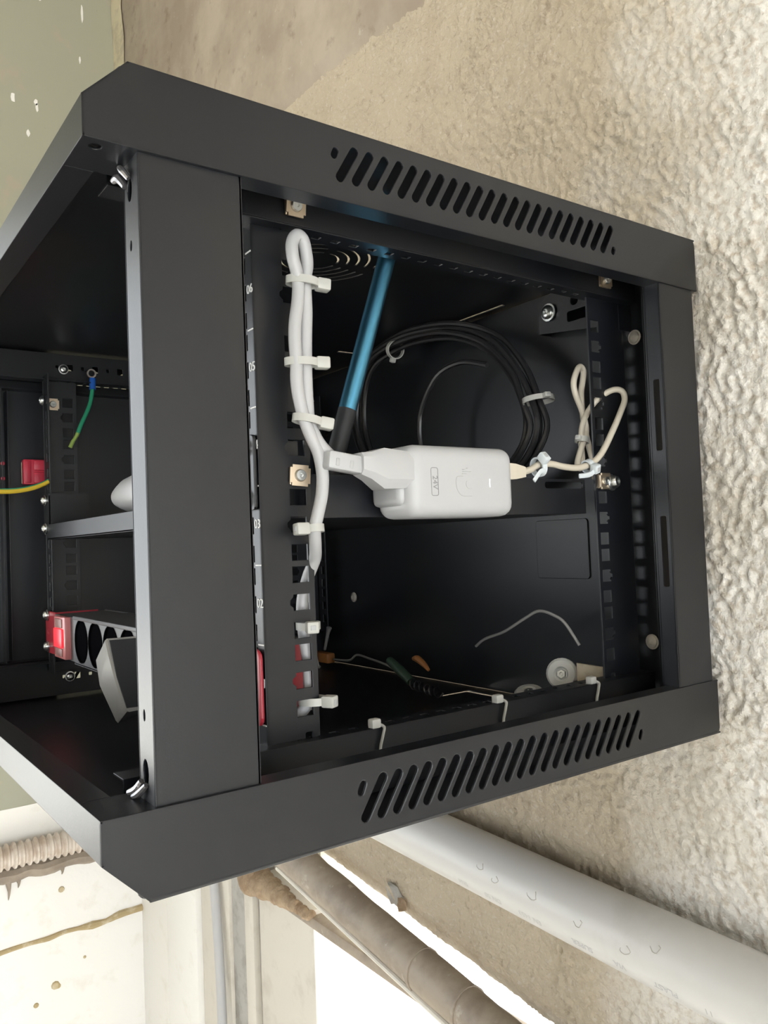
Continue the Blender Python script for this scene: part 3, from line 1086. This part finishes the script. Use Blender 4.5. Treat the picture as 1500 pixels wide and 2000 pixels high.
for y_ in SY:
    if soc is None:
        F = frame((-1, 0, 0)).to_4x4()
        F.translation = Vector((0.100, y_, 0.0735))
        soc = MB().lathe([(0.0192, -0.001), (0.0192, 0.0008), (0.0182, 0.0008), (0.0178, -0.016), (0, -0.016)], 24, F).build('socket', SOCKET, ps)
        b = MB()
        for s_ in (-1, 1):
            F2 = frame((-1, 0, 0)).to_4x4()
            F2.translation = Vector((0.1158, y_+s_*0.0067, 0.0735-s_*0.0067))
            b.lathe([(0.0026, 0), (0.0026, 0.0006), (0, 0.0006)], 10, F2)
        holes_ = b.each('pin_hole', CABLE_BLACK, soc)
        b = MB()
        b.box((0.104, y_-0.0035, 0.0562), (0.114, y_+0.0035, 0.0578), 0.0005)
        b.box((0.104, y_-0.0035, 0.0895), (0.114, y_+0.0035, 0.0908), 0.0005)
        earth = b.each('earth_contact', GOLD, soc)
    else:
        c = copy_tree(soc, ps)
        c.location = Vector((0, y_-SY[0], 0))
b = MB()
b.box((0.0965, 0.432, 0.0535), (0.104, 0.470, 0.0925), 0.001)
sw = b.build('rocker_switch', SWITCH, ps)
b = MB()
b.box((0.0945, 0.437, 0.0640), (0.098, 0.465, 0.0815), 0.0008)
b.build('rocker_lamp', LAMP_RED, sw)
b = MB()
b.box((0.0955, 0.440, 0.0560), (0.0968, 0.462, 0.0630), 0.0003)
b.box((0.0955, 0.440, 0.0825), (0.0968, 0.462, 0.0905), 0.0003)
b.each('switch_label', mat('smoky_red', (0.30, 0.14, 0.12), 0.4), sw)
for y_, s_ in ((RN+0.0004, 1), (RF-0.0004, -1)):
    b = MB()
    ya, yb = sorted((y_, y_+s_*(0.021 if s_ > 0 else 0.038)))
    b.plate((0.1055, 0, 0), -Y, Z, rect(-(ya+yb)/2, 0.0720, yb-ya, 0.0425, 0.005), [circ(-(y_+s_*0.0105), 0.0720, 0.0022)], t=0.0022, bev=0.0008)
    dd = 0.0 if s_ > 0 else 0.017
    b.box((0.1060, y_+s_*(0.0195+dd), 0.0515), (0.1480, y_+s_*(0.0210+dd), 0.0930))
    br = b.build('end_bracket', RED_METAL, ps)
    if s_ < 0:
        for z_ in (0.0575, 0.0892):
            bolt_mb((0.1053, y_+s_*0.0105, z_), (-1, 0, 0), 0.0046, 0.0046).build('screw', ZINC, br)

# grey plug-in adapter in the strip
gp = thing('plug_adapter', (0.09, 0.19, 0.04), 'grey angled plug block pushed into the black power strip', 'plug')
near_ = [(0.0985, 0.0960), (0.0560, 0.0965), (0.0550, 0.0955), (0.0568, 0.0860), (0.0600, 0.0720), (0.0655, 0.0510), (0.0675, 0.0490), (0.0985, 0.0500)]
far_ = [(0.0985, 0.0920), (0.0680, 0.0915), (0.0655, 0.0895), (0.0600, 0.0790), (0.0620, 0.0620), (0.0720, 0.0370), (0.0735, 0.0350), (0.0985, 0.0420)]
vs, fs = [], []
for y_, pr in ((0.1700, [(x_+(0.0012 if 0 < i_ < 7 else 0), z_) for i_, (x_, z_) in enumerate(near_)]), (0.1712, near_), (0.2088, far_), (0.2100, [(x_+(0.0012 if 0 < i_ < 7 else 0), z_) for i_, (x_, z_) in enumerate(far_)])):
    vs += [(x_, y_, z_) for x_, z_ in pr]
for k in range(3):
    for j in range(8):
        fs.append([k*8+j, k*8+(j+1) % 8, k*8+8+(j+1) % 8, k*8+8+j])
fs += [list(range(8)), [24+j for j in range(8)][::-1]]
MB().add(vs, fs, True).build('plug_body', GREYPLUG, gp)
b = MB()
for s_ in (-1, 1):
    b.tube([(0.098, 0.181+s_*0.0067, 0.0735-s_*0.0067), (0.113, 0.181+s_*0.0067, 0.0735-s_*0.0067)], 0.0022, 8, False)
b.each('plug_pin', ZINC, gp)
MB().plate((0, 0.1697, 0), X, Z, [(0.0975, 0.0950), (0.0572, 0.0955), (0.0612, 0.0720), (0.0670, 0.0515), (0.0975, 0.0512)], t=0.0010, bev=0.0004).build('shaded_side', SHADEFACE, gp)  # dark sheet painting the shade on the plug's viewer-facing side

# white rounded device on the shelf
dm = thing('access_point', (0.150, 0.38, 0.1675), 'white rounded dome device on the shelf just left of the front post', 'device')
F = Matrix.Translation((0.150, 0.4360, 0.2030)) @ frame((0, 1, 0.0), Z).to_4x4()
b = MB()
b.lathe([(0.0150, -0.140), (0.0185, -0.130), (0.0185, -0.075), (0.0165, -0.045), (0.0128, -0.024), (0.0098, -0.010), (0.0060, -0.0028), (0, 0)], 32, F)
b.build('dome_body', WHITE, dm)
MB().box((0.140, 0.285, 0.1675), (0.160, 0.345, 0.1890), 0.002).build('foot', WHITE, dm)

# ================================================================== POE ADAPTER
pa = thing('power_adapter', (0.2215, 0.045, 0.1635), 'white rounded 24V power injector brick strapped to the side of the black shelf', 'adapter')
b = MB()
b.box((0.1905, 0.0255, 0.1640), (0.2765, 0.0640, 0.2080), 0.0085, seg=5)
b.build('case', WHITE, pa)
b = MB()
b.box((0.1870, 0.0330, 0.1715), (0.1980, 0.0625, 0.2020), 0.004, seg=3)
b.build('inlet_end', WHITE, pa)
b = MB()
b.box((0.2527, 0.02535, 0.1822), (0.2533, 0.0260, 0.1875), 0.0001)
b.build('status_light', LED, pa)
b = MB()
ring = rect(0.2082, 0.1853, 0.0052, 0.0168, 0.0012)
b.tube([(p[0], 0.02545, p[1]) for p in ring], 0.00022, 5, False, closed=True)
b.build('label_outline', GREYINK, pa)
text_mesh('24V', 0.0052, (0.2084, 0.02545, 0.1848), -Z, X, pa, 'printed_text', GREYINK, 0.00012)
EMB = mat('embossed_white', (0.455, 0.46, 0.47), 0.4)
b = MB()
upts = [(0.2375, 0.1765), (0.2300, 0.1768), (0.2262, 0.1800), (0.2250, 0.1850), (0.2262, 0.1885), (0.2310, 0.1888)]
b.tube([(p[0], 0.02548, p[1]) for p in upts], 0.00022, 5, True, 4)
upts = [(0.2375, 0.1812), (0.2345, 0.1815), (0.2330, 0.1842), (0.2340, 0.1860)]
b.tube([(p[0], 0.02548, p[1]) for p in upts], 0.00018, 5, True, 4)
for x0_, x1_, z_ in ((0.2305, 0.2375, 0.1918), (0.2300, 0.2335, 0.1903), (0.2305, 0.2322, 0.1930), (0.2335, 0.2350, 0.1938)):
    b.tube([(x0_, 0.02548, z_), (x1_, 0.02548, z_)], 0.00025, 5, False)
b.each('emblem', EMB, pa)

# ================================================================== WHITE POWER CORD
pc = thing('mains_lead', (0.13, 0.042, 0.06), 'white power cord looped up beside the front rail and plugged into the injector brick', 'cord')
R_ = 0.0036
Lp = [(0.1346, 0.042, 0.315), (0.1322, 0.041, 0.3225), (0.1277, 0.040, 0.3240), (0.1245, 0.040, 0.3190), (0.1247, 0.040, 0.3110), (0.1275, 0.041, 0.3030), (0.1288, 0.042, 0.2960),
      (0.1278, 0.042, 0.2860), (0.1258, 0.042, 0.2750), (0.1252, 0.042, 0.2640), (0.1258, 0.042, 0.2525), (0.1254, 0.042, 0.2430), (0.1265, 0.042, 0.2330), (0.1295, 0.042, 0.2210),
      (0.1335, 0.042, 0.2110), (0.1379, 0.042, 0.202), (0.1401, 0.042, 0.1904), (0.1392, 0.042, 0.1788), (0.1366, 0.043, 0.1673), (0.1352, 0.0445, 0.1590), (0.1385, 0.050, 0.150),
      (0.1425, 0.058, 0.142), (0.1420, 0.066, 0.131), (0.1390, 0.068, 0.117), (0.1392, 0.068, 0.100), (0.1405, 0.067, 0.085), (0.1412, 0.067, 0.070), (0.1400, 0.068, 0.058), (0.1340, 0.074, 0.050), (0.128, 0.090, 0.047)]
Rp = [(0.1490, 0.040, 0.1975), (0.1440, 0.041, 0.2015), (0.1395, 0.042, 0.2065), (0.1365, 0.043, 0.2120), (0.1338, 0.044, 0.2200), (0.1330, 0.044, 0.2320), (0.1328, 0.044, 0.2436),
      (0.1330, 0.044, 0.2538), (0.1335, 0.044, 0.2670), (0.1344, 0.044, 0.2818), (0.1344, 0.044, 0.2921), (0.1345, 0.044, 0.301), (0.1355, 0.043, 0.3086), (0.1346, 0.042, 0.315)]
b = MB()
b.tube(Rp+Lp[1:], R_, 14, True, 6)
b.build('cable', WHITE_PVC, pc)
# moulded connector with strain relief
A0, A1 = Vector((0.1405, 0.036, 0.1975)), Vector((0.1645, 0.0345, 0.1940))
b = MB()
F = frame(A1-A0, Z).to_4x4()
F.translation = A0
b.box((-0.0052, -0.0050, -0.002), (0.0052, 0.0050, 0.021), 0.0018, F)
sr = b.build('strain_relief', WHITE, pc)
b = MB()
for zz_, xx_ in ((0.0035, -0.0010), (0.0125, -0.0010)):
    b.box((xx_-0.0022, 0.0042, zz_-0.0012), (xx_+0.0022, 0.0054, zz_+0.0012), 0.0005, F)
    b.box((xx_-0.0022, -0.0054, zz_-0.0012), (xx_+0.0022, -0.0042, zz_+0.0012), 0.0005, F)
b.each('grip_rib', EMB, sr)
b = MB()
prof = [(0.1588, 0.0062, 0.0070, 0.1955, 0.0345), (0.1655, 0.0078, 0.0090, 0.1945, 0.0352), (0.1745, 0.0118, 0.0105, 0.1930, 0.0365), (0.1945, 0.0108, 0.0105, 0.1925, 0.0375)]
vs, fs = [], []
for x_, hz, hy, zc_, yc_ in prof:
    for (sy, sz) in ((-1, -0.55), (-0.6, -1), (0.6, -1), (1, -0.55), (1, 0.6), (0.7, 1), (-0.7, 1), (-1, 0.6)):
        vs.append((x_, yc_+sy*hy, zc_+sz*hz))
for k in range(len(prof)-1):
    for j in range(8):
        fs.append([k*8+j, k*8+(j+1) % 8, k*8+8+(j+1) % 8, k*8+8+j])
fs += [list(range(8))[::-1], [24+j for j in range(8)]]
b.add(vs, fs, True)
b.build('connector', WHITE, pc)


# ================================================================== CABLE TIES
def cable_tie(c, axis, xdir, rx, ry, head_ang, label, group=None, material=NYLON, head=(0.0080, 0.0068, 0.0070), tail=None, name='cable_tie'):
    """strap ring (ellipse rx, ry round axis) with a square head; tail = list of world points"""
    t = thing(name, c, label, 'cable tie', group)
    F = frame(axis, xdir).to_4x4()
    F.translation = Vector(c)
    b = MB()
    n_ = 28
    vs, fs = [], []
    for k in range(n_):
        a = 2*math.pi*k/n_
        for dr in (0.0, 0.0011):
            for dz in (-0.0022, 0.0022):
                vs.append(((rx+dr)*math.cos(a), (ry+dr)*math.sin(a), dz))
    for k in range(n_):
        o_, p_ = k*4, ((k+1) % n_)*4
        fs += [[o_+2, o_+3, p_+3, p_+2], [o_, p_, p_+1, o_+1], [o_, o_+2, p_+2, p_], [o_+1, p_+1, p_+3, o_+3]]
    b.add(vs, fs, True, F)
    b.build('strap', material, t)
    a = math.radians(head_ang)
    H_ = F @ Matrix.Translation((math.cos(a)*(rx+head[0]*0.45), math.sin(a)*(ry+head[0]*0.45), 0)) @ Matrix.Rotation(a, 4, 'Z')
    b = MB()
    b.box((-head[0]/2, -head[2]/2, -head[1]/2), (head[0]/2, head[2]/2, head[1]/2), 0.0010, H_)
    hd = b.build('tie_head', material, t)
    b = MB()
    b.box((head[0]/2-0.0002, -head[2]*0.22, -head[1]*0.2), (head[0]/2+0.0004, head[2]*0.22, head[1]*0.2), 0.0002, H_)
    b.build('tie_mouth', EMB, hd)
    if tail:
        MB().tube(tail, 0.0017, 6, True, 4, flat=0.4).build('tie_tail', material, t)
    return t


G1 = 'cable ties along the white power cord'
cable_tie((0.1318, 0.0425, 0.2990), (0.08, 0, 1), (1, -0.35, 0), 0.0085, 0.0052, 8, 'highest cable tie on the white cord just below its top loop', G1)
cable_tie((0.1295, 0.0430, 0.2530), (0.0, 0, 1), (1, -0.35, 0.12), 0.0086, 0.0050, 5, 'second cable tie down the white cord between two long straight stretches', G1)
cable_tie((0.1316, 0.0425, 0.2205), (0.2, 0, 1), (1, -0.35, 0.22), 0.0075, 0.0050, 5, 'third cable tie down the white cord just above where it parts to the plug', G1)
cable_tie((0.1352, 0.0450, 0.1595), (0.0, 0.1, 1), (1, -0.3, -0.05), 0.0046, 0.0046, 195, 'cable tie on the single white cord just below the rail cage nut', G1)
cable_tie((0.1400, 0.0640, 0.1035), (0.0, 0, 1), (-0.35, -1, 0), 0.0080, 0.0060, 0, 'cable tie poking through a rail hole above the red bracket', G1)
cable_tie((0.1410, 0.0640, 0.0600), (0.0, 0, 1), (0.55, -1, 0), 0.0080, 0.0060, 0, 'lowest cable tie on the white cord at the foot of the front rail', G1)

G2 = 'cable ties looped over the bottom bar'
for x_, lab in ((0.1754, 'cable tie on the bottom bar nearest the front rail'), (0.2755, 'cable tie on the middle of the bottom bar'), (0.3695, 'cable tie on the bottom bar below the tan pad')):
    t = thing('cable_tie', (x_, 0.050, 0.030), lab, 'cable tie', G2)
    lp = [(x_-0.0005, 0.0520, 0.0425), (x_+0.0045, 0.0482, 0.0412), (x_+0.0035, 0.0474, 0.0370), (x_+0.0015, 0.0474, 0.0310), (x_+0.0005, 0.0476, 0.0255), (x_, 0.0505, 0.0235), (x_, 0.0535, 0.0255), (x_-0.001, 0.0540, 0.0340)]
    MB().tube(lp, 0.0019, 8, True, 5, closed=True, flat=0.45, ref=(1, 0, 0)).build('strap', NYLON, t)
    b = MB()
    b.box((x_-0.0036, 0.0478, 0.0406), (x_+0.0030, 0.0535, 0.0462), 0.0012)
    b.build('tie_head', NYLON, t)

# ================================================================== ETHERNET LEAD
et = thing('network_cable', (0.36, 0.048, 0.19), 'beige network lead plugged into the injector and looped round the rear rail', 'cable')
b = MB()
E1 = [(0.3010, 0.0435, 0.1945), (0.3100, 0.044, 0.1965), (0.3190, 0.045, 0.2000), (0.3320, 0.046, 0.2010), (0.3471, 0.047, 0.1994), (0.3636, 0.048, 0.1992), (0.3781, 0.048, 0.2028),
      (0.3903, 0.048, 0.2108), (0.4035, 0.048, 0.2269), (0.4152, 0.048, 0.2434), (0.4222, 0.049, 0.2538), (0.4215, 0.051, 0.2609), (0.4150, 0.056, 0.2615), (0.4080, 0.066, 0.2540),
      (0.4030, 0.074, 0.2400), (0.4010, 0.076, 0.2250), (0.4000, 0.075, 0.2100), (0.3960, 0.074, 0.2020), (0.3930, 0.074, 0.2060), (0.4000, 0.074, 0.2210), (0.4065, 0.075, 0.2320), (0.4040, 0.076, 0.2470),
      (0.3965, 0.076, 0.2620), (0.3960, 0.076, 0.2720), (0.4030, 0.076, 0.2830), (0.4090, 0.077, 0.2790), (0.4060, 0.078, 0.2620), (0.4070, 0.078, 0.2440), (0.4080, 0.076, 0.2260), (0.4130, 0.075, 0.2060), (0.420, 0.080, 0.195)]
b.tube(E1, 0.0024, 10, True, 6)
b.build('cable', BEIGE, et)
b = MB()
b.box((0.2735, 0.0375, 0.1880), (0.2800, 0.0500, 0.2000), 0.001)
vs, fs = [], []
for x_, h_ in ((0.2780, 0.0056), (0.2900, 0.0052), (0.3010, 0.0034)):
    for sy, sz in ((-1, -1), (1, -1), (1, 1), (-1, 1)):
        vs.append((x_, 0.0437+sy*h_, 0.1942+sz*h_))
for k in range(2):
    for j in range(4):
        fs.append([k*4+j, k*4+(j+1) % 4, k*4+4+(j+1) % 4, k*4+4+j])
fs += [[3, 2, 1, 0], [8, 9, 10, 11]]
b.add(vs, fs, False)
b.build('plug_boot', BEIGE, et)
cable_tie((0.3190, 0.0455, 0.1985), (1, 0, 0.15), (0, -1, 0), 0.0052, 0.0060, -40, 'bluish cable tie round the beige lead next to the injector', None, NYLON_BLUE,
          head=(0.006, 0.006, 0.0075), tail=[(0.3190, 0.0395, 0.1950), (0.3130, 0.038, 0.1945), (0.3060, 0.0380, 0.1880)])
cable_tie((0.3740, 0.0480, 0.2005), (1, 0, 0.3), (0, -1, -0.4), 0.0040, 0.0040, 0, 'bluish cable tie round the beige lead beside the rear rail', None, NYLON_BLUE,
          head=(0.006, 0.006, 0.0070), tail=[(0.3740, 0.0415, 0.1965), (0.3680, 0.0420, 0.1935), (0.3580, 0.0430, 0.1925)])
cable_tie((0.4005, 0.0745, 0.2245), (0.2, 0, 1), (-1, -0.3, 0), 0.0050, 0.0045, 0, 'small pale cable tie round the folded beige lead behind the rear rail', None, NYLON, head=(0.0045, 0.004, 0.0045))

# ================================================================== BLACK CABLE COIL
cz_ = thing('black_cable_coil', (0.405, 0.27, 0.24), 'coil of black cable hung against the inside of the back panel', 'cable coil')


def sc_(p, x):
    k = (x+0.1)/0.537
    return (x, round(-0.3482+(p[1]+0.3482)*k, 4), round(0.1504+(p[2]-0.1504)*k, 4))


ring0 = [(0.437, 0.3872, 0.3757), (0.437, 0.3349, 0.3790), (0.437, 0.2675, 0.3690), (0.437, 0.209, 0.3450), (0.437, 0.1708, 0.3076), (0.437, 0.1537, 0.2725), (0.437, 0.1479, 0.2487),
         (0.437, 0.1566, 0.2268), (0.437, 0.1835, 0.2062), (0.437, 0.2261, 0.1900), (0.437, 0.2797, 0.1850), (0.437, 0.35, 0.195), (0.437, 0.41, 0.225), (0.437, 0.4494, 0.280), (0.437, 0.445, 0.335), (0.437, 0.420, 0.365)]
for k, (dr, x_) in enumerate(((1.0, 0.412), (0.955, 0.409), (0.905, 0.406), (0.86, 0.411), (0.93, 0.415))):
    pts = []
    for p in ring0:
        q_ = sc_(p, 0.4100)
        cy_, czz = 0.262, 0.262
        pts.append((x_+random.uniform(-0.002, 0.002), cy_+(q_[1]-cy_)*dr+random.uniform(-0.0015, 0.0015), czz+(q_[2]-czz)*dr))
    MB().tube(pts, 0.0027, 8, True, 5, closed=True).build('cable_turn', CABLE_BLACK, cz_)
MB().tube([(0.404, 0.182, 0.306), (0.402, 0.215, 0.315), (0.402, 0.250, 0.309), (0.403, 0.276, 0.283), (0.404, 0.283, 0.258), (0.405, 0.28, 0.235)], 0.0026, 8, True, 5).build('cable_end', CABLE_BLACK, cz_)
cable_tie((0.4105, 0.327, 0.352), (0, 1, 0.2), (0, 0.2, -1), 0.0085, 0.0095, 10, 'pale cable tie holding the black coil at its top left beside the blue rod', 'cable ties on the black coil', head=(0.0055, 0.0045, 0.006))
cable_tie((0.4105, 0.128, 0.266), (0, 0.15, 1), (-0.5, -1, 0.1), 0.0105, 0.0130, 10, 'pale cable tie holding the black coil at its right edge', 'cable ties on the black coil', head=(0.0055, 0.0045, 0.006))

# rod with blue sky sheen and shaded lower end put into its colours
rd = thing('support_rod', (0.174, 0.082, 0.1675), 'glossy rod with blue reflection and shade coloured in, leaning from the top bar down behind the white plug', 'rod')
ra, rb = Vector((0.1625, 0.0830, 0.1685)), Vector((0.2240, 0.0740, 0.3620))
b = MB()
b.tube([ra.lerp(rb, 0.33), rb], 0.0059, 28, False)
b.build('rod', SKYSTEEL, rd)
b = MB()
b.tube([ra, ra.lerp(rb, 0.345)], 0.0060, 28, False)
b.build('shaded_rod_end', SHADEFACE, rd)  # separate black length painting the rod's shaded lower part

# ================================================================== GROUND WIRES
gw = thing('ground_wire', (0.15, 0.53, 0.30), 'short green ground wire with a blue ring terminal hanging from the far top bar', 'wire')
b = MB()
b.tube([(0.1575, 0.535, 0.3270), (0.1545, 0.533, 0.3130), (0.1500, 0.530, 0.3020), (0.1430, 0.527, 0.2880), (0.1385, 0.526, 0.2775)], 0.0022, 10, True, 5)
b.build('wire', GREEN, gw)
b = MB()
b.tube([(0.1385, 0.526, 0.2775), (0.1370, 0.526, 0.2740)], 0.0020, 8, False)
b.tube([(0.1335, 0.5255, 0.2690), (0.1300, 0.525, 0.2620)], 0.0020, 8, False)
b.tube([(0.1372, 0.526, 0.2745), (0.1333, 0.5255, 0.2685)], 0.0018, 8, False)
b.each('wire_end', mat('yellow_green', (0.30, 0.42, 0.10), 0.4), gw)
MB().tube([(0.1585, 0.537, 0.3390), (0.1575, 0.535, 0.3265)], 0.0034, 12, False).build('crimp_sleeve', BLUE, gw)
ringp = [(0.1575+0.0042*math.cos(a), 0.5375, 0.3445+0.0042*math.sin(a)) for a in [k*math.pi/8 for k in range(16)]]
b = MB()
b.tube(ringp, 0.0011, 6, False, closed=True)
b.build('ring_terminal', TINNED, gw)

yw = thing('earth_wire', (0.09, 0.50, 0.21), 'yellow and green earth wire curving left from the far rail', 'wire')
b = MB()
Wp = [(0.0930, 0.4550, 0.2210), (0.0910, 0.4800, 0.2180), (0.0885, 0.5230, 0.2150), (0.0700, 0.5300, 0.2105), (0.0500, 0.5300, 0.2100), (0.0250, 0.5200, 0.2130), (0.0000, 0.5000, 0.2150)]
Wp = [(0.1075, 0.5250, 0.2260), (0.1010, 0.5240, 0.2225), (0.0900, 0.5220, 0.2185), (0.0780, 0.5200, 0.2160), (0.0640, 0.5180, 0.2150), (0.0400, 0.5150, 0.2150), (0.010, 0.505, 0.217)]
b.tube(Wp, 0.0025, 10, True, 5)
b.build('wire', YELLOW, yw)
b = MB()
b.tube([(p[0], p[1]-0.0010, p[2]+0.0022) for p in Wp], 0.0007, 6, True, 5)
b.build('green_stripe', GREEN, yw)
MB().tube([(0.1075, 0.5250, 0.2260), (0.1100, 0.5252, 0.2250)], 0.0014, 8, False).build('bare_end', TINNED, yw)

# ================================================================== THINGS IN THE BASE
def roller(p, axis, label):
    t = thing('nylon_roller', p, label, 'roller', 'white rollers in the cabinet base')
    F = frame(axis).to_4x4()
    F.translation = Vector(p)
    MB().lathe([(0.0105, -0.004), (0.0128, -0.002), (0.0128, 0.0015), (0.0110, 0.0035), (0.0060, 0.0042), (0.0045, 0.0020), (0, 0.0018)], 28, F).build('wheel', ROLLER, t)
    F2 = F @ Matrix.Translation((0, 0, 0.0016))
    MB().lathe([(0.0044, 0), (0.0044, 0.0016), (0.0034, 0.0024), (0.0016, 0.0024), (0.0012, 0.0012), (0, 0.0012)], 6, F2).build('screw', ZINC, t)
    MB().lathe([(0.0030, -0.010), (0.0030, -0.004)], 12, F).build('axle', ZINC, t)
    return t


roller((0.4050, 0.1110, 0.0370), (-0.85, -0.50, 0.12), 'white round roller standing upright in the cabinet base near the rear rail')
roller((0.4080, 0.1520, 0.0150), (-0.25, -0.2, 1.0), 'white round roller lying flat in the cabinet base')

tp = tag(MB().plate((0.4000, 0.0763, 0.0405), Vector((0.60, -0.80, 0)), Z, [(-0.0110, -0.0060), (0.0090, -0.0075), (0.0125, -0.0045), (0.0095, 0.0060), (-0.0110, 0.0090)], t=0.003, bev=0.0004).build('adhesive_pad', TAN, None, (0.400, 0.0763, 0.033)),
         'tan adhesive pad beside the white roller at the foot of the rear rail', 'pad')

gyw = tag(MB().tube([(0.4110, 0.2210, 0.0500), (0.4090, 0.2060, 0.0580), (0.4070, 0.1790, 0.0665), (0.4070, 0.1530, 0.0795), (0.4070, 0.1350, 0.0870), (0.4080, 0.1180, 0.0835), (0.4100, 0.1090, 0.0770), (0.4150, 0.100, 0.060)], 0.0013, 8, True, 6).build('grey_wire', GREYWIRE, None, (0.41, 0.16, 0.05)),
          'thin grey wire arching low across the back panel inside the cabinet', 'wire')
gyw2 = tag(MB().tube([(0.4100, 0.4700, 0.0145), (0.4100, 0.4370, 0.0165), (0.4100, 0.4210, 0.0240), (0.4100, 0.3950, 0.0220), (0.4100, 0.3620, 0.0180), (0.4080, 0.330, 0.010)], 0.0013, 8, True, 6).build('kinked_wire', GREYWIRE, None, (0.41, 0.42, 0.004)),
           'thin kinked wire on the cabinet base beside the orange clip', 'wire')
oc = thing('orange_clip', (0.415, 0.50, 0.012), 'small orange clip with a white tie on the cabinet base near the front rail', 'clip')
b = MB()
b.box((0.4080, 0.4830, 0.0080), (0.4200, 0.5180, 0.0200), 0.002)
b.build('clip_body', ORANGE, oc)
MB().tube([(0.404, 0.503, 0.0270), (0.4040, 0.5020, 0.0180), (0.4050, 0.5000, 0.0060), (0.406, 0.497, 0.003)], 0.0020, 8, True, 5).build('clip_tie', NYLON, oc)
MB().tube([(0.406, 0.520, 0.0460), (0.4055, 0.512, 0.0340), (0.404, 0.503, 0.0270)], 0.0026, 8, True, 5).build('clip_lead', RED, oc)
MB().tube([(0.406, 0.472, 0.0520), (0.406, 0.476, 0.0440), (0.407, 0.485, 0.0250)], [0.0034, 0.0022, 0.0015], 8, True, 5).build('clip_strap', GREYWIRE, oc)
dg = thing('cable_gland', (0.385, 0.29, 0.010), 'dark green handled tool with a black spring lying on the cabinet base', 'tool')
b = MB()
b.tube([(0.385, 0.3240, 0.0300), (0.384, 0.3050, 0.0220), (0.384, 0.2880, 0.0130)], [0.0042, 0.0050, 0.0046], 10, True, 4)
b.build('handle', DARKGREEN, dg)
b = MB()
hel = [(0.384+0.0045*math.cos(k*0.8), 0.2870-0.0009*k, 0.0110+0.0045*math.sin(k*0.8)-0.00008*k) for k in range(48)]
b.tube(hel, 0.0011, 5, False)
b.build('spring', ZINC if False else CABLE_BLACK, dg)
oh = tag(MB().tube([(0.396, 0.2980, 0.0330), (0.395, 0.2900, 0.0335), (0.395, 0.2800, 0.0290), (0.395, 0.2730, 0.0240)], [0.002, 0.0036, 0.0028, 0.0014], 8, True, 4).build('orange_tool', ORANGE, None, (0.395, 0.285, 0.024)),
         'small orange handle beside the dark green tool in the cabinet base', 'tool')
